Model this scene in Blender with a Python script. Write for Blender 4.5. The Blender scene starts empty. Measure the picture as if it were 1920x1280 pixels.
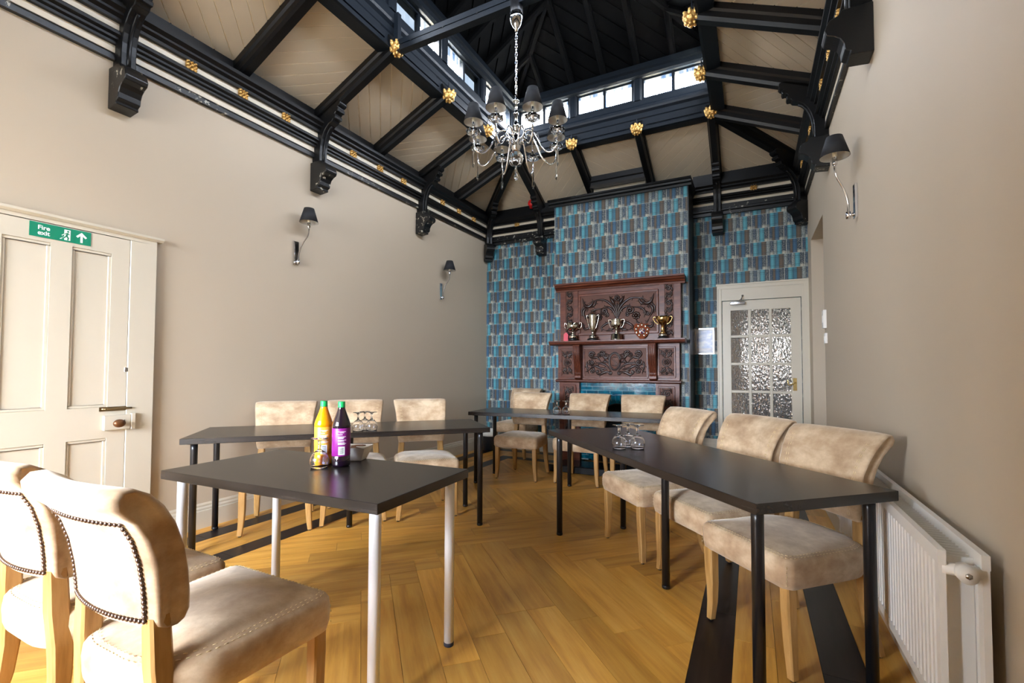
import bpy, bmesh, math, random
from mathutils import Vector, Matrix, noise as mnoise
random.seed(7)
SC = bpy.context.scene
COL = SC.collection
# ------------------------------------------------------------------ camera
CAM_YAW, CAM_PITCH, CAM_ROLL = math.radians(27.181), math.radians(1.885), math.radians(0.158)
CAM_POS = Vector((0, 0, 1.17))
FPX, W_PX = 874.5, 1920.0
cd = bpy.data.cameras.new('camera'); cam = bpy.data.objects.new('camera', cd); COL.objects.link(cam)
fw = Vector((-math.sin(CAM_YAW)*math.cos(CAM_PITCH), math.cos(CAM_YAW)*math.cos(CAM_PITCH), math.sin(CAM_PITCH)))
rt = Vector((math.cos(CAM_YAW), math.sin(CAM_YAW), 0)); up = rt.cross(fw)
r2 = rt*math.cos(CAM_ROLL)+up*math.sin(CAM_ROLL); u2 = -rt*math.sin(CAM_ROLL)+up*math.cos(CAM_ROLL)
M = Matrix((r2, u2, -fw)).transposed().to_4x4(); M.translation = CAM_POS
cam.matrix_world = M
cd.sensor_fit = 'HORIZONTAL'; cd.sensor_width = 36; cd.lens = FPX/W_PX*36; cd.shift_y = 24.24/W_PX
cd.clip_start = 0.02; cd.clip_end = 200
SC.camera = cam
# ------------------------------------------------------------------ room constants
XL, XR, YB, YF = -3.625, 0.585, 6.20, -0.22
RX0, RX1, RY0, RY1 = -2.685, -0.345, 0.714, 5.300      # lantern ring
KY = [3.006+0.7643*k for k in range(-3, 4)]            # rafter lines along the long walls
KX = [RX0+(RX1-RX0)*k/3 for k in range(4)]             # rafter lines along the short walls
WX0, WX1, WZ0, WZ1, WY = -3.35, -1.15, 0.80, 2.60, -2.30   # window of an unseen bay, added deep to even out the light falloff
# ------------------------------------------------------------------ sky, window portals, exposure
wd = bpy.data.worlds.new('sky'); SC.world = wd; wd.use_nodes = True
nt = wd.node_tree; nt.nodes.clear()
wo = nt.nodes.new('ShaderNodeOutputWorld'); bg = nt.nodes.new('ShaderNodeBackground')
tcw = nt.nodes.new('ShaderNodeTexCoord'); sx = nt.nodes.new('ShaderNodeSeparateXYZ'); rp = nt.nodes.new('ShaderNodeValToRGB')
mr = nt.nodes.new('ShaderNodeMapRange'); mr.inputs['From Min'].default_value = -1; mr.inputs['From Max'].default_value = 1
nt.links.new(tcw.outputs['Generated'], sx.inputs[0]); nt.links.new(sx.outputs['Z'], mr.inputs['Value']); nt.links.new(mr.outputs[0], rp.inputs[0])
rp.color_ramp.elements[0].position = 0.44; rp.color_ramp.elements[0].color = (0.26, 0.25, 0.22, 1)
rp.color_ramp.elements[1].position = 0.53; rp.color_ramp.elements[1].color = (1.0, 0.965, 0.91, 1)
nt.links.new(rp.outputs[0], bg.inputs[0]); bg.inputs[1].default_value = 32.0
nt.links.new(bg.outputs[0], wo.inputs[0])
def portal(name, loc, rot, sx_, sy_):
    l = bpy.data.lights.new(name, 'AREA'); l.shape = 'RECTANGLE'; l.size = sx_; l.size_y = sy_
    l.cycles.is_portal = True
    o = bpy.data.objects.new(name, l); COL.objects.link(o); o.location = loc; o.rotation_euler = rot; o['kind'] = 'helper'
R90 = math.pi/2
portal('sky_portal_bay', ((WX0+WX1)/2, WY-0.20, (WZ0+WZ1)/2), (R90, 0, 0), WX1-WX0, WZ1-WZ0)
portal('sky_portal_lantern_back', ((RX0+RX1)/2, RY1+0.20, 4.38), (-R90, 0, 0), RX1-RX0, 0.3)
portal('sky_portal_lantern_front', ((RX0+RX1)/2, RY0-0.20, 4.38), (R90, 0, 0), RX1-RX0, 0.3)
portal('sky_portal_lantern_left', (RX0-0.20, 3.0, 4.38), (0, -R90, 0), 0.3, RY1-RY0)
portal('sky_portal_lantern_right', (RX1+0.20, 3.0, 4.38), (0, R90, 0), 0.3, RY1-RY0)
SC.view_settings.view_transform = 'Standard'; SC.view_settings.look = 'None'
SC.view_settings.gamma = 1; SC.view_settings.use_curve_mapping = False
SC.view_settings.exposure = 1.80
SC.cycles.use_denoising = True
SC.cycles.max_bounces = 10; SC.cycles.diffuse_bounces = 6; SC.cycles.glossy_bounces = 4
SC.cycles.transmission_bounces = 10; SC.cycles.transparent_max_bounces = 12
SC.cycles.caustics_reflective = False; SC.cycles.caustics_refractive = False
SC.cycles.sample_clamp_indirect = 6

# ------------------------------------------------------------------ node helpers and materials
def lin(*c):
    return tuple(((x/255)/12.92 if x/255 <= 0.04045 else ((x/255+0.055)/1.055)**2.4) for x in c)+(1,)
MATS = {}
class NT:
    def __init__(s, name):
        s.m = bpy.data.materials.new(name); s.m.use_nodes = True; s.t = s.m.node_tree; s.t.nodes.clear()
        s.out = s.t.nodes.new('ShaderNodeOutputMaterial')
    def n(s, typ, **kw):
        x = s.t.nodes.new('ShaderNode'+typ)
        for k, v in kw.items(): setattr(x, k, v)
        return x
    def l(s, a, b): s.t.links.new(a, b)
    def set(s, sock, v):
        if isinstance(v, bpy.types.NodeSocket): s.l(v, sock)
        else:
            if isinstance(v, tuple) and len(v) == 3 and sock.type == 'RGBA': v = v+(1,)
            sock.default_value = v
    def math(s, op, a, b=None, c=None):
        x = s.n('Math', operation=op); s.set(x.inputs[0], a)
        if b is not None: s.set(x.inputs[1], b)
        if c is not None: s.set(x.inputs[2], c)
        return x.outputs[0]
    def mix(s, f, a, b, mode='MIX'):
        x = s.n('Mix', data_type='RGBA', blend_type=mode); s.set(x.inputs[0], f); s.set(x.inputs[6], a); s.set(x.inputs[7], b)
        return x.outputs[2]
    def ramp(s, f, stops, interp='LINEAR'):
        x = s.n('ValToRGB'); s.l(f, x.inputs[0]); r = x.color_ramp; r.interpolation = interp
        while len(r.elements) < len(stops): r.elements.new(0.5)
        for e, (p, c) in zip(r.elements, stops): e.position = p; e.color = c if len(c) == 4 else c+(1,)
        return x.outputs[0]
    def noise(s, vec, scale, detail=3, rough=0.55):
        x = s.n('TexNoise'); x.inputs['Scale'].default_value = scale; x.inputs['Detail'].default_value = detail; x.inputs['Roughness'].default_value = rough
        if vec is not None: s.l(vec, x.inputs['Vector'])
        return x.outputs['Fac']
    def mapping(s, vec, scale=(1, 1, 1), loc=(0, 0, 0)):
        x = s.n('Mapping'); s.l(vec, x.inputs[0]); x.inputs['Scale'].default_value = scale; s.set(x.inputs['Location'], loc); return x.outputs[0]
    def bump(s, h, strength, dist=0.01):
        x = s.n('Bump'); s.l(h, x.inputs['Height']); x.inputs['Strength'].default_value = strength; x.inputs['Distance'].default_value = dist; return x.outputs[0]
    def pbsdf(s, color, rough=0.5, metal=0.0, normal=None, **kw):
        p = s.n('BsdfPrincipled'); s.set(p.inputs['Base Color'], color); s.set(p.inputs['Roughness'], rough); p.inputs['Metallic'].default_value = metal
        if normal is not None: s.l(normal, p.inputs['Normal'])
        for k, v in kw.items(): s.set(p.inputs[k.replace('_', ' ')], v)
        s.l(p.outputs[0], s.out.inputs[0]); return p
    def oc(s): return s.n('TexCoord').outputs['Object']
    def pos(s): return s.n('NewGeometry').outputs['Position']

def plain(name, col, rough=0.5, metal=0.0, var=0.08, scale=9, bump=0.0, bscale=120, **kw):
    t = NT(name); c = t.oc(); f = t.noise(c, scale, 4)
    a = tuple(x*(1-var) for x in col[:3])+(1,); b = tuple(min(1, x*(1+var)) for x in col[:3])+(1,)
    cc = t.mix(f, a, b)
    nrm = t.bump(t.noise(c, bscale, 2), bump, 0.004) if bump else None
    t.pbsdf(cc, rough, metal, nrm, **kw); MATS[name] = t.m; return t.m

plain('wall_paint', lin(191, 177, 156), 0.62, var=0.02, scale=1.2, bump=0.06, bscale=260)
plain('white_paint', lin(203, 195, 177), 0.38, var=0.03, scale=5, bump=0.05, bscale=90)
plain('cream_board', lin(200, 186, 163), 0.45, var=0.05, scale=3)
plain('groove_highlight', lin(236, 224, 200), 0.6, var=0.02)  # paler than the boards: highlight of groove edges put into the colour
plain('cream_strip', lin(214, 203, 182), 0.45, var=0.03, scale=3)
plain('black_paint', lin(16, 16, 17), 0.36, var=0.2, scale=14, bump=0.15, bscale=60, Specular_IOR_Level=0.3)
plain('blue_black_paint', lin(20, 26, 33), 0.42, var=0.2, scale=12, bump=0.15, bscale=60, Specular_IOR_Level=0.25)
plain('lantern_black', lin(12, 13, 15), 0.7, var=0.25, scale=4, Specular_IOR_Level=0.06)
plain('switch_white', lin(235, 233, 228), 0.35, var=0.01)
plain('radiator_white', lin(232, 229, 222), 0.35, var=0.01)
plain('chrome', (0.82, 0.82, 0.84, 1), 0.08, 1.0, var=0.02)
plain('steel', (0.55, 0.55, 0.57, 1), 0.25, 1.0, var=0.05)
plain('dark_metal', (0.05, 0.05, 0.055, 1), 0.35, 0.8, var=0.1)
plain('black_leg', lin(24, 24, 26), 0.28, var=0.05)
plain('white_leg', lin(222, 224, 228), 0.3, var=0.01)
plain('black_plastic', lin(20, 20, 22), 0.4, var=0.05)
plain('navy_plastic', lin(40, 46, 62), 0.4, var=0.05)
plain('shade_black', lin(22, 23, 28), 0.75, var=0.15, scale=40)
plain('shade_lining', lin(205, 203, 198), 0.6, var=0.04)
plain('candle_cream', lin(228, 218, 192), 0.5, var=0.03)
plain('brass', (0.62, 0.44, 0.17, 1), 0.25, 1.0, var=0.1)
plain('old_brass', (0.32, 0.23, 0.12, 1), 0.35, 1.0, var=0.15)
plain('bronze_knob', lin(110, 72, 44), 0.3, 0.5, var=0.15, scale=30)
plain('silver', (0.74, 0.70, 0.60, 1), 0.16, 1.0, var=0.06)
plain('gold_cup', (0.72, 0.47, 0.18, 1), 0.2, 1.0, var=0.08)
plain('red_plastic', lin(205, 22, 24), 0.4, var=0.03)
plain('red_tag', lin(214, 66, 82), 0.5, var=0.05)
plain('sign_green', lin(0, 128, 96), 0.4, var=0.02)
plain('sign_white', lin(240, 245, 242), 0.4, var=0.01)
plain('cap_green', lin(24, 178, 92), 0.4, var=0.03)
plain('bowl_white', lin(235, 232, 226), 0.25, var=0.01)
plain('sachet_brown', lin(120, 74, 44), 0.5, var=0.3, scale=60)
plain('nail_bronze', (0.16, 0.11, 0.09, 1), 0.28, 0.9, var=0.1)
plain('thread', lin(226, 205, 158), 0.7, var=0.05)
plain('hearth_black', lin(26, 26, 26), 0.25, var=0.3, scale=20)
plain('iron', lin(16, 16, 17), 0.5, 0.4, var=0.2)
plain('grout', lin(168, 196, 196), 0.8, var=0.05)
plain('hall_brown', lin(104, 72, 40), 0.6, var=0.1)
plain('hall_cream', lin(214, 205, 188), 0.7, var=0.03)
plain('hall_grey', lin(84, 86, 78), 0.7, var=0.1)
plain('hall_dark', lin(70, 45, 32), 0.6, var=0.1)
plain('bin_black', lin(30, 31, 34), 0.35, var=0.1)
plain('bin_liner', lin(225, 224, 216), 0.45, var=0.15, scale=40, bump=0.5, bscale=50)
plain('paper', lin(226, 226, 228), 0.5, var=0.03)

def gold_mat():
    t = NT('gilt'); c = t.oc(); f = t.noise(c, 45, 3)
    cc = t.ramp(f, [(0.3, (0.26, 0.13, 0.03)), (0.5, (0.72, 0.42, 0.12)), (0.72, (0.92, 0.64, 0.25))])
    t.pbsdf(cc, 0.36, 0.6, t.bump(t.noise(c, 90, 2), 0.4, 0.005)); MATS['gilt'] = t.m
gold_mat()

def worn_black():
    t = NT('worn_black'); c = t.pos(); f = t.noise(c, 26, 5, 0.65); g = t.noise(c, 1.9, 2)
    mask = t.math('MULTIPLY', t.math('GREATER_THAN', f, 0.61), t.math('GREATER_THAN', g, 0.53))
    cc = t.mix(mask, lin(16, 16, 17), lin(170, 165, 150))
    t.pbsdf(cc, 0.38, 0, t.bump(f, 0.25, 0.006)); MATS['worn_black'] = t.m
worn_black()

def wood(name, c0, c1, c2, rough=0.38, grain=(2.2, 26, 26), rnd=0.35, spec=0.5, bump=0.08, knots=True):
    t = NT(name); oi = t.n('ObjectInfo'); rv = oi.outputs['Random']
    cx = t.n('CombineXYZ'); t.l(t.math('MULTIPLY', rv, 37.0), cx.inputs[0]); t.l(t.math('MULTIPLY', rv, 91.0), cx.inputs[1])
    v = t.mapping(t.oc(), (1, 1, 1)); va = t.n('VectorMath', operation='ADD'); t.l(v, va.inputs[0]); t.l(cx.outputs[0], va.inputs[1])
    vv = t.mapping(va.outputs[0], grain)
    f = t.noise(vv, 1.6, 5, 0.6); g = t.noise(t.mapping(va.outputs[0], (grain[0]*2, grain[1]*4, grain[2]*4)), 2.0, 2)
    k = t.noise(va.outputs[0], 2.4, 2)
    cc = t.ramp(f, [(0.25, c0), (0.5, c1), (0.75, c2)])
    cc = t.mix(t.math('MULTIPLY', g, 0.35), cc, c0)
    if knots: cc = t.mix(t.math('MULTIPLY', t.math('SUBTRACT', k, 0.35), 0.7), cc, c0)
    br = t.math('ADD', t.math('MULTIPLY', rv, rnd), 1-rnd*0.55)
    hs = t.n('HueSaturation'); t.l(br, hs.inputs['Value']); t.l(cc, hs.inputs['Color'])
    t.pbsdf(hs.outputs[0], rough, 0, t.bump(f, bump, 0.003), Specular_IOR_Level=spec); MATS[name] = t.m
wood('oak_floor', lin(172, 116, 44)[:3], lin(216, 162, 70)[:3], lin(234, 188, 98)[:3], 0.36, (1.1, 12, 12), 0.45)
wood('dark_floor', lin(20, 15, 14)[:3], lin(36, 28, 26)[:3], lin(52, 42, 38)[:3], 0.36, (1.6, 18, 18), 0.2, spec=0.3)
wood('table_black', lin(22, 18, 17)[:3], lin(37, 32, 29)[:3], lin(54, 47, 43)[:3], 0.27, (1.2, 30, 30), 0.05, knots=False)
wood('leg_oak', lin(138, 100, 52)[:3], lin(184, 142, 84)[:3], lin(205, 165, 106)[:3], 0.42, (22, 22, 2.2), 0.12)
wood('mahogany', lin(60, 28, 18)[:3], lin(102, 53, 35)[:3], lin(134, 76, 54)[:3], 0.36, (2.5, 20, 20), 0.1, spec=0.3)
plain('mahogany_carved', lin(42, 23, 17), 0.30, var=0.3, scale=25)
plain('mahogany_ground', lin(94, 60, 47), 0.5, var=0.2, scale=30, Specular_IOR_Level=0.2)

def velvet():
    t = NT('velvet'); oi = t.n('ObjectInfo'); rv = oi.outputs['Random']
    va = t.n('VectorMath', operation='ADD'); t.l(t.oc(), va.inputs[0])
    cx = t.n('CombineXYZ'); t.l(t.math('MULTIPLY', rv, 23.0), cx.inputs[0]); t.l(cx.outputs[0], va.inputs[1])
    f = t.noise(t.mapping(va.outputs[0], (1, 1, 1.4)), 6.5, 6, 0.62); g = t.noise(va.outputs[0], 2.2, 2)
    cc = t.ramp(f, [(0.30, lin(146, 117, 90)[:3]), (0.5, lin(188, 163, 134)[:3]), (0.68, lin(224, 204, 174)[:3])])
    cc = t.mix(t.math('MULTIPLY', g, 0.35), cc, lin(196, 164, 124))
    p = t.pbsdf(cc, 0.85, 0, t.bump(t.noise(va.outputs[0], 220, 2), 0.12, 0.002))
    p.inputs['Sheen Weight'].default_value = 0.6; p.inputs['Sheen Roughness'].default_value = 0.4; p.inputs['Sheen Tint'].default_value = (1, 0.93, 0.82, 1)
    p.inputs['Specular IOR Level'].default_value = 0.15
    MATS['velvet'] = t.m
velvet()

def glass(name, col=(1, 1, 1, 1), rough=0.0, ior=1.46):
    t = NT(name); f = t.noise(t.oc(), 3, 1); cc = t.mix(f, col, tuple(min(1, x*1.02) for x in col[:3])+(1,))
    t.pbsdf(cc, rough, 0, None, Transmission_Weight=1.0, IOR=ior); MATS[name] = t.m
glass('clear_glass'); glass('crystal', (0.98, 0.99, 1, 1), 0.0, 1.6)
glass('orange_squash', (1.0, 0.50, 0.02, 1), 0.12, 1.34)
t = NT('orange_drink'); f = t.noise(t.oc(), 8, 2); t.pbsdf(t.mix(f, lin(255, 168, 0), lin(250, 150, 4)), 0.12, 0, None, Subsurface_Weight=0.3, Coat_Weight=0.8); MATS['orange_drink'] = t.m
t = NT('blackcurrant_drink'); f = t.noise(t.oc(), 8, 2); t.pbsdf(t.mix(f, lin(20, 8, 22), lin(28, 12, 30)), 0.08, 0, None, Coat_Weight=0.8); MATS['blackcurrant_drink'] = t.m
plain('label_orange', lin(250, 186, 60), 0.4, var=0.08, scale=30)
plain('label_purple', lin(138, 24, 130), 0.4, var=0.15, scale=12)

def pane_glass():
    # clear window glass with streaks of bluish dirt
    t = NT('window_glass'); c = t.pos(); f = t.noise(t.mapping(c, (9, 9, 1.2)), 2.5, 4)
    tr = t.n('BsdfTransparent'); t.set(tr.inputs[0], t.mix(t.ramp(f, [(0.42, (0, 0, 0)), (0.7, (1, 1, 1))]), (1, 1, 1, 1), lin(120, 165, 215)))
    gl = t.n('BsdfGlossy'); gl.inputs['Roughness'].default_value = 0.03
    lw = t.n('LayerWeight'); fr = t.math('ADD', t.math('MULTIPLY', t.math('POWER', lw.outputs['Facing'], 4.0), 0.8), 0.04)
    ms = t.n('MixShader'); t.l(fr, ms.inputs[0]); t.l(tr.outputs[0], ms.inputs[1]); t.l(gl.outputs[0], ms.inputs[2]); t.l(ms.outputs[0], t.out.inputs[0])
    MATS['window_glass'] = t.m
pane_glass()
def dirty_glass():
    # weathered panes of the lantern, clouded blue by streaky dirt
    t = NT('dirty_glass'); c = t.pos(); f = t.noise(t.mapping(c, (30, 30, 3.0)), 2.0, 4); g = t.noise(t.mapping(c, (3, 3, 5)), 1.5, 2)
    cc = t.mix(f, (0.034, 0.052, 0.075, 1), (0.088, 0.096, 0.104, 1)); cc = t.mix(t.math('MULTIPLY', g, 0.5), cc, (0.105, 0.108, 0.112, 1))
    tr = t.n('BsdfTransparent'); t.set(tr.inputs[0], cc); t.l(tr.outputs[0], t.out.inputs[0]); MATS['dirty_glass'] = t.m
dirty_glass()
t = NT('dimming_glass'); f = t.noise(t.pos(), 9, 3); tr = t.n('BsdfTransparent'); t.set(tr.inputs[0], t.mix(f, (0.26, 0.26, 0.27, 1), (0.38, 0.38, 0.39, 1))); t.l(tr.outputs[0], t.out.inputs[0]); MATS['dimming_glass'] = t.m  # grey filter added to dim the bright sky in the hall window
def obscure():
    t = NT('obscure_glass'); c = t.pos(); v = t.n('TexVoronoi', feature='SMOOTH_F1'); v.inputs['Scale'].default_value = 46
    t.l(t.mapping(c, (1.3, 1, 0.75)), v.inputs['Vector'])
    f = t.noise(c, 30, 2); h = t.math('ADD', v.outputs['Distance'], t.math('MULTIPLY', f, 0.7))
    cc = t.mix(f, (0.93, 0.94, 0.93, 1), (0.99, 0.99, 0.99, 1))
    t.pbsdf(cc, 0.04, 0, t.bump(h, 1.0, 0.045), Transmission_Weight=0.85, IOR=1.45); MATS['obscure_glass'] = t.m
obscure()

def tile_mat():
    t = NT('teal_tile'); oi = t.n('ObjectInfo'); rv = oi.outputs['Random']; c = t.oc(); f = t.noise(c, 22, 3)
    cc = t.ramp(f, [(0.3, lin(6, 62, 84)[:3]), (0.55, lin(10, 96, 120)[:3]), (0.8, lin(34, 136, 150)[:3])])
    hs = t.n('HueSaturation'); t.l(t.math('ADD', t.math('MULTIPLY', rv, 0.5), 0.72), hs.inputs['Value']); t.l(cc, hs.inputs['Color'])
    t.pbsdf(hs.outputs[0], 0.08, 0, t.bump(f, 0.15, 0.004), Coat_Weight=0.5); MATS['teal_tile'] = t.m
tile_mat()

def wallpaper():
    # printed rows of old book spines
    t = NT('book_wallpaper'); s = t.n('SeparateXYZ'); t.l(t.pos(), s.inputs[0]); X, Y, Z = s.outputs
    RH, PER = 0.165, 0.53
    zr = t.math('DIVIDE', t.math('ADD', Z, 10.02), RH); row = t.math('FLOOR', zr); v = t.math('FRACT', zr)
    u = t.math('FRACT', t.math('DIVIDE', t.math('ADD', t.math('ADD', t.math('ADD', X, Y), 20.0), t.math('MULTIPLY', row, 0.1767)), PER))
    NV, N2, TL, CY_, BR_, PL, LN, BL = lin(16, 36, 58), lin(26, 58, 86), lin(40, 104, 126), lin(86, 168, 184), lin(98, 78, 56), lin(178, 184, 174), lin(206, 208, 196), lin(42, 92, 128)
    books = [(0.045, BR_, 0, 0), (0.036, PL, 0, 1), (0.034, N2, 0.9, 0), (0.030, PL, 0, 1), (0.046, CY_, 0, 0.25), (0.040, NV, 1, 0), (0.006, LN, 0, 0), (0.030, N2, 0.5, 0), (0.024, BR_, 0, 0), (0.040, BL, 0.1, 0.2), (0.040, NV, 1, 0), (0.006, LN, 0, 0), (0.030, N2, 0.4, 0), (0.042, CY_, 0, 0.3), (0.038, TL, 0.1, 0.3)]
    tot = sum(b[0] for b in books); x = 0; c1, c2, c3, c4_ = [], [], [], []
    for w, c, pa, pb in books:
        w /= tot; c1.append((x, c)); c2.append((x, (pa, pa, pa))); c3.append((x, (pb, pb, pb)))
        c4_ += [(x+0.0008, (0.38, 0.38, 0.38)), (x+w*0.42, (1.0, 1.0, 1.0))]; x += w
    col = t.ramp(u, c1, 'CONSTANT'); pa = t.ramp(u, c2, 'CONSTANT'); pb = t.ramp(u, c3, 'CONSTANT'); ed = t.ramp(u, c4_)
    cv = t.n('CombineXYZ'); t.l(t.math('MULTIPLY', u, 95), cv.inputs[0]); t.l(t.math('MULTIPLY', v, 20), cv.inputs[1]); t.l(row, cv.inputs[2])
    f = t.noise(cv.outputs[0], 1.0, 2, 0.6); g = t.noise(t.mapping(cv.outputs[0], (0.8, 1.6, 1), (7, 3, 0)), 1.0, 2, 0.6)
    # pale caps at the foot of the dark spines and pale print on them
    cap = t.math('LESS_THAN', t.math('ADD', t.math('MULTIPLY', t.math('SUBTRACT', f, 0.5), 0.5), v), 0.20)
    light = t.math('MULTIPLY', t.math('MAXIMUM', t.math('GREATER_THAN', f, 0.57), cap), pa)
    dark = t.math('MULTIPLY', t.math('GREATER_THAN', g, 0.50), pb)
    col = t.mix(t.math('MULTIPLY', light, 0.85), col, lin(200, 194, 174)); col = t.mix(t.math('MULTIPLY', dark, 0.85), col, lin(34, 62, 84))
    def ln(c_, w_): return t.math('LESS_THAN', t.math('ABSOLUTE', t.math('SUBTRACT', v, c_)), w_)
    bands = t.math('ADD', t.math('ADD', ln(0.80, 0.025), ln(0.68, 0.012)), ln(0.20, 0.016))
    col = t.mix(t.math('MULTIPLY', bands, 0.5), col, lin(16, 42, 60))
    col = t.mix(0.9, col, ed, 'MULTIPLY')
    col = t.mix(t.math('MULTIPLY', t.math('LESS_THAN', v, 0.022), 0.7), col, lin(190, 196, 186))
    big = t.noise(t.pos(), 55, 3); col = t.mix(t.math('MULTIPLY', big, 0.12), col, lin(96, 140, 150))
    t.pbsdf(col, 0.6, 0); MATS['book_wallpaper'] = t.m
wallpaper()

def notice_mat():
    t = NT('notice_print'); s = t.n('SeparateXYZ'); t.l(t.oc(), s.inputs[0]); x, y, z = s.outputs
    f = t.noise(t.mapping(t.oc(), (7, 7, 12)), 1.2, 2)
    cc = t.ramp(f, [(0.35, lin(150, 165, 205)[:3]), (0.5, lin(190, 198, 222)[:3]), (0.62, lin(236, 238, 244)[:3])])
    low = t.math('LESS_THAN', z, -0.085); cc = t.mix(t.math('MULTIPLY', low, 0.5), cc, lin(205, 190, 178))
    t.pbsdf(cc, 0.25, 0); MATS['notice_print'] = t.m
notice_mat()
def enamel_mat():
    t = NT('enamel'); v = t.n('TexVoronoi'); v.inputs['Scale'].default_value = 60; t.l(t.oc(), v.inputs['Vector'])
    cc = t.ramp(t.noise(v.outputs['Color'], 1, 0), [(0.3, lin(60, 90, 150)[:3]), (0.45, lin(220, 215, 200)[:3]), (0.55, lin(130, 60, 40)[:3]), (0.65, lin(235, 232, 220)[:3])], 'CONSTANT')
    t.pbsdf(cc, 0.2, 0.3); MATS['enamel'] = t.m
enamel_mat()

# ------------------------------------------------------------------ mesh helpers
class MB:
    def __init__(s): s.v = []; s.f = []; s.s = []
    def add(s, vs, fs, smooth=False):
        o = len(s.v); s.v += [tuple(p) for p in vs]
        for f in fs: s.f.append(tuple(i+o for i in f)); s.s.append(smooth)
        return s
    def box(s, x0, x1, y0, y1, z0, z1):
        return s.add([(x0, y0, z0), (x1, y0, z0), (x1, y1, z0), (x0, y1, z0), (x0, y0, z1), (x1, y0, z1), (x1, y1, z1), (x0, y1, z1)],
                     [(0, 3, 2, 1), (4, 5, 6, 7), (0, 1, 5, 4), (1, 2, 6, 5), (2, 3, 7, 6), (3, 0, 4, 7)])
    def extr(s, poly, origin, U, V, Wv, a, b, smooth=False):
        # polygon in plane (U,V) extruded along W from a to b
        U, V, Wv, origin = Vector(U), Vector(V), Vector(Wv), Vector(origin); n = len(poly)
        vs = [origin+U*p[0]+V*p[1]+Wv*a for p in poly]+[origin+U*p[0]+V*p[1]+Wv*b for p in poly]
        fs = [tuple(range(n))[::-1], tuple(range(n, 2*n))]
        o = len(s.v); s.add(vs, fs, False)
        for i in range(n):
            j = (i+1) % n; s.f.append((o+i, o+j, o+n+j, o+n+i)); s.s.append(smooth)
        return s
    def lathe(s, prof, n=20, c=(0, 0, 0), smooth=True, scale=None, close=False):
        vs = []; fs = []; m = len(prof)
        for r, z in prof:
            for k in range(n):
                a = 2*math.pi*k/n; q = scale(a, r, z) if scale else r
                vs.append((c[0]+q*math.cos(a), c[1]+q*math.sin(a), c[2]+z))
        for i in range(m-1):
            for k in range(n):
                k2 = (k+1) % n; fs.append((i*n+k, i*n+k2, (i+1)*n+k2, (i+1)*n+k))
        if close:
            for k in range(n): k2 = (k+1) % n; fs.append(((m-1)*n+k, (m-1)*n+k2, k2, k))
        else:
            if prof[0][0] > 1e-5: fs.append(tuple(range(n))[::-1])
            if prof[-1][0] > 1e-5: fs.append(tuple((m-1)*n+k for k in range(n)))
        return s.add(vs, fs, smooth)
    def tube(s, path, r, n=8, smooth=True, sect=None):
        path = [Vector(p) for p in path]; m = len(path); rr = r if isinstance(r, (list, tuple)) else [r]*m
        vs = []; ref = None
        for i, p in enumerate(path):
            d = (path[min(i+1, m-1)]-path[max(i-1, 0)]).normalized()
            if ref is None:
                ref = Vector((0, 0, 1)) if abs(d.z) < 0.9 else Vector((1, 0, 0))
            a = d.cross(ref)
            if a.length < 1e-4: a = d.cross(Vector((0.3, 0.9, 0.1)))
            a.normalize(); b = a.cross(d).normalized(); ref = b
            for k in range(n):
                t_ = 2*math.pi*(k+0.5)/n
                vs.append(p+a*math.cos(t_)*rr[i]+b*math.sin(t_)*rr[i])
        fs = []
        for i in range(m-1):
            for k in range(n):
                k2 = (k+1) % n; fs.append((i*n+k, i*n+k2, (i+1)*n+k2, (i+1)*n+k))
        fs.append(tuple(range(n))[::-1]); fs.append(tuple((m-1)*n+k for k in range(n)))
        return s.add(vs, fs, smooth)
    def ball(s, c, r, n=10, m=7, sq=(1, 1, 1)):
        prof = [(r*math.sin(math.pi*i/m), -r*math.cos(math.pi*i/m)) for i in range(m+1)]
        o = len(s.v); s.lathe(prof, n, (0, 0, 0))
        for i in range(o, len(s.v)): p = s.v[i]; s.v[i] = (c[0]+p[0]*sq[0], c[1]+p[1]*sq[1], c[2]+p[2]*sq[2])
        return s
    def loft(s, rings, smooth=True, caps=True):
        n = len(rings[0]); vs = [p for r in rings for p in r]; fs = []
        for i in range(len(rings)-1):
            for k in range(n):
                k2 = (k+1) % n; fs.append((i*n+k, i*n+k2, (i+1)*n+k2, (i+1)*n+k))
        if caps: fs.append(tuple(range(n))[::-1]); fs.append(tuple((len(rings)-1)*n+k for k in range(n)))
        return s.add(vs, fs, smooth)
    def mesh(s, name, mat, bevel=0.0, seg=2, autosmooth=True):
        bm = bmesh.new(); vv = [bm.verts.new(p) for p in s.v]
        for f, sm in zip(s.f, s.s):
            try: q = bm.faces.new([vv[i] for i in f]); q.smooth = sm
            except ValueError: pass
        bmesh.ops.remove_doubles(bm, verts=bm.verts, dist=1e-6)
        bmesh.ops.recalc_face_normals(bm, faces=bm.faces)
        if bevel:
            es = [e for e in bm.edges if len(e.link_faces) == 2 and e.calc_face_angle(0) > 0.6]
            bmesh.ops.bevel(bm, geom=es, offset=bevel, segments=seg, affect='EDGES', profile=0.5, clamp_overlap=True)
            for f in bm.faces: f.smooth = seg > 1
        me = bpy.data.meshes.new(name); bm.to_mesh(me); bm.free()
        if mat: me.materials.append(MATS[mat])
        return me
    def build(s, name, mat, parent=None, bevel=0.0, seg=2, world=False):
        if world and parent is not None:
            l = parent.location; s.v = [(p[0]-l[0], p[1]-l[1], p[2]-l[2]) for p in s.v]
        me = s.mesh(name, mat, bevel, seg)
        return link(name, me, parent)
def link(name, me, parent=None):
    o = bpy.data.objects.new(name, me); COL.objects.link(o)
    if parent is not None: o.parent = parent
    return o
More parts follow.
